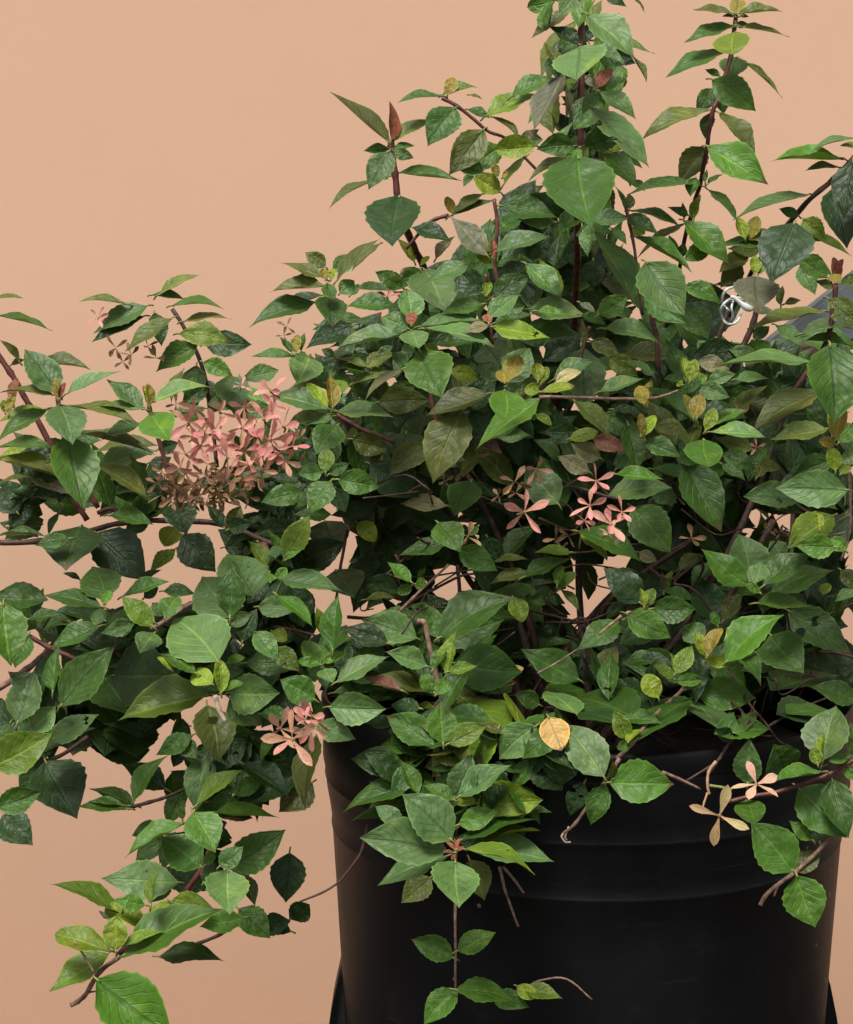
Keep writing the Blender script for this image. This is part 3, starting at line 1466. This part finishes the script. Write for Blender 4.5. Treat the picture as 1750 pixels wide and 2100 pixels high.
def rib(zc, R, amp, w):         # a moulded ring on the wall
    return [(R, zc - w), (R + amp * 0.8, zc - w * 0.45), (R + amp, zc), (R + amp * 0.8, zc + w * 0.45), (R, zc + w)]
Rb = R_RIM - 0.0065             # wall just under the lip
slope = 0.055
bodyp = [(Rb - slope * (Z_B - Z0) - 0.004, Z0), (Rb - slope * (Z_B - Z0), Z0 + 0.006)]
z = Z0 + 0.02
while z < Z_B - 0.02:
    bodyp.append((Rb - slope * (Z_B - z), z))
    z += 0.02
bodyp += rib(Z_B, Rb, 0.0008, 0.002)
bodyp += [(Rb + 0.001, Z_B + 0.01), (Rb + 0.0022, (Z_A + Z_B) / 2), (Rb + 0.004, Z_A - 0.008)]
bodyp += [(r, zz) for r, zz in rib(Z_A, R_RIM - 0.002, 0.0008, 0.002)]
bodyp += [(R_RIM, Z_A + 0.012), (R_RIM, Z_RIM - 0.016)]
v, f = lathe(bodyp)
mesh_obj('pot_wall', v, f, M_POT, pot)
rimp = [(R_RIM, Z_RIM - 0.016), (R_RIM + 0.0008, Z_RIM - 0.0135), (R_RIM + 0.001, Z_RIM - 0.003), (R_RIM - 0.0005, Z_RIM),
        (R_RIM - 0.002, Z_RIM), (R_RIM - 0.004, Z_RIM - 0.003), (R_RIM - 0.0045, Z_RIM - 0.02), (Rb - 0.006, Z_A), (Rb - 0.016, 0.02)]
v, f = lathe(rimp)
mesh_obj('rim', v, f, M_POT, pot)
v, f = lathe([(0.0001, Z0 + 0.003), (Rb - slope * (Z_B - Z0) - 0.004, Z0 + 0.003)], 48)
mesh_obj('base', v, f, M_POT, pot)

def lug(side):                  # moulded grip standing out from the lower wall
    bm = bmesh.new()
    zt = 0.104
    pts = [(0.150, zt - 0.004), (0.1690, zt), (0.1730, zt - 0.003), (0.1755, zt - 0.010), (0.1820, zt - 0.04), (0.198, Z0 + 0.001), (0.140, Z0 + 0.001)]
    fr = [bm.verts.new((side * x, -0.02, zz)) for x, zz in pts]
    bk = [bm.verts.new((side * x, 0.05, zz)) for x, zz in pts]
    bm.faces.new(fr)
    bm.faces.new(list(reversed(bk)))
    for i in range(len(pts)):
        j = (i + 1) % len(pts)
        bm.faces.new((fr[j], fr[i], bk[i], bk[j]))
    bmesh.ops.recalc_face_normals(bm, faces=bm.faces)
    bmesh.ops.bevel(bm, geom=list(bm.edges), offset=0.0025, segments=2, affect='EDGES')
    me = bpy.data.meshes.new('lug')
    bm.to_mesh(me)
    bm.free()
    me.materials.append(M_POT)
    me.shade_smooth()
    return link(bpy.data.objects.new('lug', me), pot)
for s_ in (-1, 1):
    lug(s_)

vs, fs = [(0, 0, 0)], []
Z_SOIL = Z_RIM - 0.045
vs[0] = (0, 0, Z_SOIL + 0.01)
for i in range(1, 15):
    for j in range(40):
        a = 2 * math.pi * j / 40
        r = 0.168 * i / 14
        q = Vector((r * math.cos(a), r * math.sin(a), 0))
        vs.append((q.x, q.y, Z_SOIL + 0.012 * noise.noise(q * 40) + 0.006 * noise.noise(q * 120)))
for j in range(40):
    fs.append((0, 1 + j, 1 + (j + 1) % 40))
for i in range(13):
    for j in range(40):
        a, b = 1 + i * 40 + j, 1 + i * 40 + (j + 1) % 40
        fs.append((a, a + 40, b + 40, b))
so = mesh_obj('soil', vs, fs, simple_mat('potting_soil', (0.004, 0.003, 0.0025, 1), (0.02, 0.013, 0.009, 1), 140, 0.95, 0.8, 0.004))
tag(so, 'dark brown potting soil filling the black pot', 'soil', kind='stuff')

# ------------------------------------------------------------------ leaves
PROF = {
    'ov': [(0, .03), (.04, .21), (.1, .47), (.2, .78), (.31, .95), (.41, 1.0), (.54, .94), (.67, .76), (.79, .51), (.88, .29), (.94, .13), (1, 0)],
    'lan': [(0, .03), (.08, .30), (.2, .70), (.33, .96), (.43, 1.0), (.57, .88), (.72, .58), (.83, .32), (.92, .12), (1, 0)],
    'el': [(0, .03), (.07, .34), (.2, .74), (.4, .98), (.5, 1.0), (.65, .93), (.8, .71), (.9, .48), (.96, .28), (1, 0)],
    'sp': [(0, .14), (.2, .3), (.4, .68), (.58, .96), (.7, 1.0), (.82, .86), (.91, .56), (.97, .25), (1, 0.03)],
}
def prof_w(name, v):
    P = PROF[name]
    for (a, wa), (b, wb) in zip(P, P[1:]):
        if v <= b:
            return wa + (wb - wa) * (v - a) / (b - a)
    return 0.0

def leaf_shape(style, seed, rows=16, cols=6, holes=False, teeth=0.026):
    r = random.Random(seed)
    fold = r.uniform(0.2, 0.6)
    rc = r.uniform(0.04, 0.16)
    bend = r.uniform(-0.07, 0.07)
    wave = r.uniform(0.01, 0.035)
    ph = r.uniform(0, 6.28)
    tw = r.uniform(-0.5, 0.5)
    asym = r.uniform(-0.08, 0.08)
    vs, uv, fs = [], [], []
    for i in range(rows + 1):
        v = i / rows
        w = prof_w(style, v) * 0.5
        for j in range(cols + 1):
            q = j / cols * 2 - 1
            side = w * (1 + (asym if q > 0 else -asym))
            x = q * side
            y = v
            if abs(q) == 1 and 0.15 < v < 0.97 and teeth:
                x *= 1 + teeth * (2.0 if i % 2 else -0.6) * r.uniform(0.5, 1.3)
                y -= teeth * 0.35 * (1 if i % 2 else 0)
            x += bend * 4 * v * (1 - v)
            hgt = rc * math.sin(math.pi * v ** 1.15) * 1.0
            hgt += fold * abs(q) ** 1.5 * w - fold * 0.25 * w
            hgt += wave * math.sin(v * 15 + ph + (1.5 if q > 0 else 0)) * q * q * (1 - v * 0.5)
            hgt += tw * q * w * (v - 0.3) - 0.10 * w * q ** 6
            vs.append((x, y, hgt))
            uv.append((j / cols, v))
    hole = set()
    if holes:                   # eaten holes: open a block of cells and draw its corners in
        for _ in range(2):
            i0, j0 = r.randint(4, rows - 4), r.randint(1, cols - 1)
            cen = Vector(vs[i0 * (cols + 1) + j0])
            for di in (-1, 0, 1):
                for dj in (-1, 0, 1):
                    k_ = (i0 + di) * (cols + 1) + j0 + dj
                    if 0 < j0 + dj < cols and abs(di) + abs(dj) == 2:
                        vs[k_] = tuple(Vector(vs[k_]).lerp(cen, r.uniform(0.25, 0.5)))
            for c_ in ((-1, -1), (-1, 0), (0, -1), (0, 0)):
                if r.random() < 0.85:
                    hole.add((i0 + c_[0], j0 + c_[1]))
    for i in range(rows):
        for j in range(cols):
            if (i, j) in hole:
                continue
            a = i * (cols + 1) + j
            fs.append((a, a + 1, a + cols + 2, a + cols + 1))
    return np.array(vs), fs, uv

VARS = {'ov': [leaf_shape('ov', 10 + i) for i in range(9)],
        'lan': [leaf_shape('lan', 40 + i) for i in range(8)],
        'el': [leaf_shape('el', 70 + i, teeth=0.008) for i in range(7)],
        'hole': [leaf_shape('ov', 90 + i, holes=True) for i in range(4)],
        'sp': [leaf_shape('sp', 110 + i, rows=8, cols=4, teeth=0) for i in range(5)]}
MESH = {}
def variant_mesh(style, i, mat, nm):
    key = (style, i, mat.name)
    if key not in MESH:
        v, f, uv = VARS[style][i]
        me = bpy.data.meshes.new(nm)
        me.from_pydata(v.tolist(), [], f)
        ul = me.uv_layers.new(name='UVMap')
        li = np.empty(len(me.loops), dtype=np.int32)
        me.loops.foreach_get('vertex_index', li)
        ul.data.foreach_set('uv', np.array(uv)[li].ravel())
        me.shade_smooth()
        me.materials.append(mat)
        MESH[key] = me
    return MESH[key]

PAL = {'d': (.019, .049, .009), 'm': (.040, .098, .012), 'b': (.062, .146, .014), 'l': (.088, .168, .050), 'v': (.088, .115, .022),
       'g': (.108, .175, .016), 'y': (.165, .235, .018), 'o': (.21, .175, .026), 'r': (.27, .095, .055), 't': (.17, .165, .085),
       'u': (.135, .155, .095), 'n': (.15, .062, .040), 'Y': (.42, .29, .10), 'c': (.42, .38, .17)}

def pot_r(z):
    return R_RIM + 0.004 if z > Z_A - 0.004 else Rb + 0.003
def clear_pot(p, margin):
    """slide a point along its view ray until it is outside the pot"""
    if p.z < Z_RIM + 0.012 and p.y < 0.06:
        d = (CAM - p).normalized()
        for _ in range(150):
            if p.z > Z_RIM + 0.02 or math.hypot(p.x, p.y) > pot_r(p.z) + margin:
                break
            p = p + d * 0.002
    return p

def leaf_frame(b, t, wpx, r, short=1.0):
    """b, t in world; wpx = seen width in metres at that depth; returns matrix"""
    a = t - b
    L = a.length
    ah = a.normalized()
    view = (CAM - (b + t) * 0.5).normalized()
    vperp = view - ah * view.dot(ah)
    vperp.normalize()
    s = ah.cross(vperp)
    rho = 0.54
    c = min(1.0, wpx / (rho * L))
    phi = math.acos(c)
    phi = max(phi, math.radians(r.uniform(6, 22)))
    phi = min(phi, math.radians(76))
    W = wpx / math.cos(phi)
    n1 = vperp * math.cos(phi) + s * math.sin(phi)
    n2 = vperp * math.cos(phi) - s * math.sin(phi)
    n_ = n1 if n1.z >= n2.z else n2
    x = ah.cross(n_)
    Zs = (W * L) ** 0.5 * 0.9 * short ** 1.6
    m = Matrix.Identity(4)
    for i in range(3):
        m[i][0], m[i][1], m[i][2], m[i][3] = x[i] * W, ah[i] * L, n_[i] * Zs, b[i]
    return m

def leaf_from(reg, bx, by, tx, ty, w, col, d, hol, r):
    X0, Y0 = px(reg, bx, by)
    X1, Y1 = px(reg, tx, ty)
    k_ = 1.05 if reg != 'Z' else 1.0          # outlines taper, so the blade is a little wider than its measured middle
    wp = w * pxs(reg) * k_
    X1, Y1 = X1 + (X1 - X0) * 0.06, Y1 + (Y1 - Y0) * 0.06
    Lp = math.hypot(X1 - X0, Y1 - Y0)
    o0 = depth(d) + r.uniform(-0.006, 0.006)
    dy = (Y1 - Y0) / max(Lp, 1)
    tz = Lp * (0.30 * dy + r.uniform(-0.15, 0.15))
    want = wp / 0.72
    if want > Lp:               # seen end-on: it really reaches towards the lens (or away when it points up)
        ex = math.sqrt(min(want * want, 3.0 * Lp * Lp) - Lp * Lp)
        tz = ex if dy > -0.15 else -ex
    o1 = o0 + tz / F * D
    b = at(X0, Y0, o0)
    t = at(X1, Y1, o1)
    b = clear_pot(b, 0.006 + 0.006 * max(0, d - 7))
    t = clear_pot(t, 0.009 + 0.006 * max(0, d - 7))
    dist = ((b + t) * 0.5 - CAM).length
    wm = wp / F * dist
    small = Lp < 62
    if hol: st = 'hole'
    elif col in 'yoYcr' or (small and col in 'gb'): st = 'el'
    elif wp / Lp < 0.5: st = 'lan'
    else: st = 'ov'
    m = leaf_frame(b, t, wm, r, min(1.0, Lp / F * dist / (t - b).length))
    c = PAL[col]
    j = [r.uniform(0.88, 1.14) for _ in range(3)]
    kx = r.uniform(0.85, 1.18)
    c = tuple(min(0.9, c[i] * kx * (0.6 + 0.4 * j[i])) for i in range(3))
    vi = r.randrange(len(VARS[st]))
    return dict(m=m, col=c, st=st, vi=vi, area=wp * Lp, rnd=r.random(), b=b, t=t, px=(X0, Y0, X1, Y1), d=d, key=col)

shrub = link(bpy.data.objects.new('flowering_shrub', None))
shrub.location = (0, 0, Z_SOIL)
tag(shrub, 'bushy green shrub with red stems and pink starry flowers spilling over the black pot', 'shrub')
INV = Matrix.Translation(-shrub.location)

leaves = []
reg = None
r = random.Random(3)
for line in LEAVES.strip().split('\n'):
    if line[0] == '@':
        reg = line[1]
        continue
    q = line.split()
    leaves.append(leaf_from(reg, *[float(z) for z in q[:5]], q[5], float(q[6]), len(q) > 7, r))

# inner foliage behind the leaves one can pick out
def inside(poly, x, y):
    c = False
    for i in range(len(poly)):
        (x1, y1), (x2, y2) = poly[i], poly[i - 1]
        if (y1 > y) != (y2 > y) and x < (x2 - x1) * (y - y1) / (y2 - y1) + x1:
            c = not c
    return c
fill = []
r = random.Random(11)
for poly, cnt, d0, d1, ln, cols in FILLS:
    xs = [p[0] for p in poly]
    ys = [p[1] for p in poly]
    made = tries = 0
    while made < cnt and tries < cnt * 40:
        tries += 1
        X0, Y0 = r.uniform(min(xs), max(xs)), r.uniform(min(ys), max(ys))
        a = math.atan2(Y0 - 1250, X0 - 1180) + r.uniform(-1.5, 1.5)
        Lp = r.uniform(0.7, 1.25) * ln
        X1, Y1 = X0 + math.cos(a) * Lp, Y0 + math.sin(a) * Lp
        wp = Lp * r.uniform(0.25, 0.6)
        ok = all(inside(poly, x, y) for x, y in ((X0, Y0), (X1, Y1), ((X0 + X1) / 2, (Y0 + Y1) / 2)))
        if ok:
            nx, ny = -(Y1 - Y0) / Lp, (X1 - X0) / Lp
            for hx, hy, hr in HOLES:
                hr *= 0.7
                for tt in (0.0, 0.15, 0.3, 0.45, 0.6, 0.75, 1.0):
                    for ww in (-1, 0, 1):
                        qx = X0 + (X1 - X0) * tt + nx * wp * 0.5 * ww * math.sin(math.pi * min(1, tt + .1))
                        qy = Y0 + (Y1 - Y0) * tt + ny * wp * 0.5 * ww * math.sin(math.pi * min(1, tt + .1))
                        if math.hypot(qx - hx, qy - hy) < hr + 3:
                            ok = False
        if not ok:
            continue
        u0, v0 = X0 / (0.7 * 900 / 175.0), Y0 / (0.7 * 900 / 175.0) - 0
        REG['Z'] = (0, 0, 900)
        s = 0.7 * 900 / 175.0
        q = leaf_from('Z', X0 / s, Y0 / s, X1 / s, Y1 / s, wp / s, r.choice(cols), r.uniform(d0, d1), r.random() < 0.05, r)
        if (q['t'] - q['b']).length > 1.9 * Lp / F * D:
            continue            # would be stretched across the pot wall
        fill.append(q)
        made += 1

leaves.sort(key=lambda q: -q['area'])
for q in leaves[:296]:
    o = bpy.data.objects.new('leaf', variant_mesh(q['st'], q['vi'], M_LEAF, 'leaf'))
    o.color = (*q['col'], 1)
    link(o, shrub)
    o.matrix_basis = INV @ q['m']
    if q['key'] == 'Y' and q['area'] > 1500:
        o['label'] = 'dry yellow leaf'
    elif q['key'] == 'n':
        o['label'] = 'withered brown leaf'
    elif q['key'] in 'yo':
        o['label'] = 'young yellow green leaf'

def joined(name, items, mat, parent):
    V, U, Fc, C, n = [], [], [], [], 0
    for q in items:
        v, f, uv = VARS[q['st']][q['vi']]
        m = np.array(INV @ q['m'])
        V.append(v @ m[:3, :3].T + m[:3, 3])
        U += uv
        C.append(np.tile(np.array([*q['col'], q['rnd']]), (len(v), 1)))
        Fc += [tuple(i + n for i in x) for x in f]
        n += len(v)
    V = np.concatenate(V)
    me = bpy.data.meshes.new(name)
    me.from_pydata(V.tolist(), [], Fc)
    ul = me.uv_layers.new(name='UVMap')
    li = np.empty(len(me.loops), dtype=np.int32)
    me.loops.foreach_get('vertex_index', li)
    ul.data.foreach_set('uv', np.array(U)[li].ravel())
    ca = me.color_attributes.new('tint', 'FLOAT_COLOR', 'POINT')
    ca.data.foreach_set('color', np.concatenate(C).ravel())
    me.shade_smooth()
    me.materials.append(mat)
    o = link(bpy.data.objects.new(name, me), parent)
    o['kind'] = 'stuff'
    return o
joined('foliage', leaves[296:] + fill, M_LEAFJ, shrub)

# ------------------------------------------------------------------ stems and twigs
stem_pts = []
for line in STEMS.strip().split('\n'):
    reg, rad, mk, d, pts = line.split(';')
    rad = float(rad)
    d, dend = (float(x) for x in (d.split('>') if '>' in d else (d, d)))
    P = []
    pl = pts.split()
    d0_ = d
    for i, q in enumerate(pl):
        d = d0_ + (dend - d0_) * max(0, i / (len(pl) - 1) - 0.45) / 0.55
        a, b = q.split(',')
        X, Y = px(reg, float(a), float(b))
        p = clear_pot(at(X, Y, depth(d)), 0.004 + 0.002 * max(0, d - 7))
        P.append(p)
        stem_pts.append((X, Y))
    P = [INV @ p for p in P]
    C = catmull(P, 5)
    rm = rad * pxs(reg) / F * (D - depth(d)) 
    m = len(C)
    rr = [rm * (1.0 + 0.06 * math.sin(i * 1.7) + (0.18 if i % 10 == 5 else 0)) for i in range(m)]
    if rad < 1.2:
        rr = [q * (1.15 - 0.4 * i / m) for i, q in enumerate(rr)]
    C = [c + Vector(noise.noise_vector(c * 60)) * rm * 0.5 for c in C]
    v, f = tube(C, rr, 8, 0.08)
    mesh_obj('stem' if rad >= 1.2 else 'twig', v, f, M_STEM[mk], shrub)

r = random.Random(5)
for i in range(14):             # main canes out of the soil
    a = r.uniform(0, 6.28)
    rad0 = r.uniform(0.01, 0.06)
    p0 = Vector((rad0 * math.cos(a), rad0 * math.sin(a), -0.01))
    X, Y = r.uniform(760, 1640), r.uniform(820, 1180)
    p2 = INV @ at(X, Y, r.uniform(-0.10, 0.03))
    p1 = p0.lerp(p2, 0.5) + Vector((r.uniform(-.03, .03), r.uniform(-.03, .03), 0.02))
    C = catmull([p0, p1, p2], 8)
    v, f = tube(C, [0.0032 * (1 - 0.5 * j / len(C)) for j in range(len(C))], 7, 0.1)
    mesh_obj('stem', v, f, M_STEM['k'], shrub)
A = Acc()
for i in range(150):            # tangle of dry inner twigs
    X, Y = r.uniform(720, 1720), r.uniform(980, 1500)
    dd = r.uniform(-0.08, 0.10)
    a = r.uniform(0, 6.28)
    ln = r.uniform(60, 190)
    p0 = at(X, Y, dd)
    p2 = at(X + ln * math.cos(a), Y + 0.55 * ln * math.sin(a), dd + r.uniform(-.04, .04))
    p1 = p0.lerp(p2, 0.5) + Vector((r.uniform(-.012, .012), 0, r.uniform(-.012, .012)))
    q = [(math.hypot(p.x, p.y) < R_RIM - 0.012 or p.z > Z_RIM + 0.012) for p in (p0, p1, p2)]
    if not all(q):
        continue
    if any(math.hypot(X + ln * math.cos(a) * k - hx, Y + .55 * ln * math.sin(a) * k - hy) < hr for hx, hy, hr in HOLES for k in (0, .25, .5, .75, 1)):
        if r.random() < 0.7:
            continue
    C = [INV @ p for p in catmull([p0, p1, p2], 4)]
    A.add(*tube(C, r.uniform(0.0004, 0.0010), 5))
o = mesh_obj('dry_twigs', A.v, A.f, M_STEM['k'], shrub)
o['kind'] = 'stuff'
A = Acc()
for q in leaves:                # petioles: short stalks running from each leaf back into the bush
    X0, Y0, X1, Y1 = q['px']
    L = math.hypot(X1 - X0, Y1 - Y0)
    back = (q['b'] - q['t']).normalized()
    p0 = q['b'] + (q['t'] - q['b']) * 0.05
    ln = min(0.006, L / F * D * 0.16)
    P = [INV @ p for p in (p0, p0 + back * ln * 0.5, p0 + back * ln + Vector((0, 0.5, -0.25)) * ln)]
    A.add(*tube(catmull(P, 2), 0.0006, 5))
o = mesh_obj('leaf_stalks', A.v, A.f, M_STEM['v'], shrub)
o['kind'] = 'stuff'

# ------------------------------------------------------------------ flowers
FPAL = {'p': (.69, .285, .245), 'q': (.47, .22, .15), 'o': (.60, .32, .215), 't': (.27, .165, .09), 'c': (.66, .40, .27), 'e': (.50, .34, .165)}
M_CAL = simple_mat('calyx_green', (0.14, 0.10, 0.04, 1), (0.30, 0.19, 0.09, 1), 300, 0.6)
r = random.Random(21)
dry = []
for line in FLOWERS.strip().split('\n'):
    reg, q = line.split(';')
    x, y, rad, col, d = q.split(',')
    X, Y = px(reg, float(x), float(y))
    rp = float(rad) * pxs(reg) * (1.08 if reg == 'P' and col in 'poq' else 1.0)
    off = depth(float(d)) + 0.006
    c = clear_pot(at(X, Y, off), 0.012)
    rm = rp / F * (CAM - c).length
    view = (CAM - c).normalized()
    fx = (view + Vector((r.uniform(-.8, .8), r.uniform(-.2, .2), r.uniform(-.4, .9)))).normalized()
    e1 = fx.cross(Vector((0, 0, 1))).normalized()
    e2 = fx.cross(e1)
    a0 = r.uniform(0, 6.28)
    nl = 5 if col in 'pcoq' else 4
    ms = []
    for k in range(nl):
        a = a0 + 2 * math.pi * k / nl + r.uniform(-.22, .22)
        dr = (e1 * math.cos(a) + e2 * math.sin(a) + fx * r.uniform(-0.3, 0.75)).normalized()
        nn = (fx - dr * fx.dot(dr)).normalized()
        roll = r.uniform(-0.8, 0.8)
        nn = nn * math.cos(roll) + dr.cross(nn) * math.sin(roll)
        xx = dr.cross(nn)
        L = rm * r.uniform(0.85, 1.2)
        W = rm * r.uniform(0.28, 0.41)
        m = Matrix.Identity(4)
        for i in range(3):
            m[i][0], m[i][1], m[i][2], m[i][3] = xx[i] * W, dr[i] * L, nn[i] * W * 0.9, c[i] + dr[i] * rm * 0.04
        ms.append(m)
    base = FPAL[col]
    if col == 't':
        for m in ms:
            kx = r.uniform(0.4, 1.35)
            dry.append(dict(m=m, col=tuple(b * kx for b in base), st='sp', vi=r.randrange(5), rnd=r.random()))
        continue
    back = (-fx + Vector((0, 0.5, -0.3))).normalized()
    P = [INV @ p for p in (c + fx * rm * 0.02, c + back * rm * 0.3, c + back * rm * 0.8 + Vector((r.uniform(-.3, .3) * rm, 0, 0)))]
    v, f = tube(catmull(P, 4), [rm * 0.075 * (1 - 0.04 * i) for i in range(9)], 7)
    fo = mesh_obj('flower', v, f, M_CAL, shrub)
    for m in ms:
        o = bpy.data.objects.new('sepal', variant_mesh('sp', r.randrange(5), M_SEPAL, 'sepal'))
        kx = r.uniform(0.75, 1.25)
        kg = r.uniform(0.9, 1.15)
        o.color = (min(.9, base[0] * (0.5 + .5 * kx)), base[1] * kx * kg, base[2] * kx, 1)
        link(o, fo)
        o.matrix_basis = INV @ m
joined('dried_flowers', dry, M_LEAFJ, shrub)

# ------------------------------------------------------------------ white plastic tie
k = NT('white_plastic')
M_WHITE = k.done(k.bsdf((0.62, 0.66, 0.66, 1), 0.35, None, 0.5))
tie = tag(link(bpy.data.objects.new('plant_tie', None)), 'white plastic tie twisted in a loop among the leaves on the right', 'tie')
tie.location = at(*px('W', 100, 70), 0.085)
def wire(name, pts, rad, off=0.085):
    P = [at(*px('W', a, b), off + 0.006 * math.sin(i * 1.3)) - tie.location for i, (a, b) in enumerate(pts)]
    C = catmull(P, 6)
    rm = rad * pxs('W') / F * D
    v, f = tube(C, rm, 8)
    return mesh_obj(name, v, f, M_WHITE, tie)
wire('loop', [(106, 28), (92, 33), (83, 46), (81, 60)], 2.6)
wire('loop', [(99, 52), (86, 62), (79, 75), (80, 88), (87, 100), (97, 105), (107, 103), (116, 94), (122, 78)], 2.5)
wire('strand', [(110, 50), (128, 52), (144, 60)], 2.2)
wire('strand', [(104, 58), (101, 70), (103, 86), (100, 98)], 2.2)
wire('strand', [(86, 66), (92, 73), (97, 77)], 1.8)
C = [at(*px('W', a, b), 0.09) - tie.location for a, b in ((99, 49), (106, 50), (118, 60), (128, 68), (136, 73), (144, 77))]
C = catmull(C, 3)
wd = [3.2, 3.4, 3.6, 3.8, 4.0, 4.2, 4.6, 5.2, 6.0, 6.6, 7.0, 7.0, 6.6, 5.6, 3.6, 1.0]
v, f = tube(C, [w * pxs('W') / F * D for w in wd], 8)
mesh_obj('clasp', v, f, M_WHITE, tie)

# ------------------------------------------------------------------ grey rail behind the shrub
rail = tag(link(bpy.data.objects.new('sloping_rail', None)), 'dark grey sloping rail half hidden behind the right side of the shrub', 'rail')
M_GREY = simple_mat('weathered_grey', (0.06, 0.07, 0.07, 1), (0.12, 0.135, 0.135, 1), 30, 0.75)
M_RED = simple_mat('rusty_brown', (0.045, 0.022, 0.016, 1), (0.12, 0.06, 0.045, 1), 60, 0.8)
o_r = -0.20
p0, p1 = at(*px('E', 133, 71), o_r), at(*px('E', 205, 14), o_r)
rail.location = (p0.x + 0.02, p0.y, 0)
def bar(name, a, b, w, h, mat):
    ax = (b - a).normalized()
    sd_ = Vector((0, 1, 0))
    up = ax.cross(sd_).normalized()
    bm = bmesh.new()
    vs_ = []
    for p in (a, b):
        for s1, s2 in ((-1, -1), (1, -1), (1, 1), (-1, 1)):
            vs_.append(bm.verts.new(p + up * s1 * w / 2 + sd_ * s2 * h / 2 - rail.location))
    for q in ((0, 1, 2, 3), (7, 6, 5, 4), (0, 4, 5, 1), (1, 5, 6, 2), (2, 6, 7, 3), (3, 7, 4, 0)):
        bm.faces.new([vs_[i] for i in q])
    bmesh.ops.recalc_face_normals(bm, faces=bm.faces)
    bmesh.ops.bevel(bm, geom=list(bm.edges), offset=0.003, segments=2, affect='EDGES')
    me = bpy.data.meshes.new(name)
    bm.to_mesh(me)
    bm.free()
    me.materials.append(mat)
    return link(bpy.data.objects.new(name, me), rail)
wr = 30 * pxs('E') / F * (D - o_r)
bar('rail_bar', p0, p1, wr, 0.03, M_GREY)
e0 = at(*px('E', 126, 66), o_r)
bar('rail_end', e0 + Vector((-0.012, -0.002, -0.022)), e0 + Vector((0.05, -0.002, -0.012)), 0.045, 0.036, M_RED)
foot = Vector((p0.x + 0.03, p0.y + 0.006, Z0 + 0.001))
bar('post', foot, Vector((foot.x, foot.y, p0.z + 0.0)), 0.03, 0.022, M_GREY)
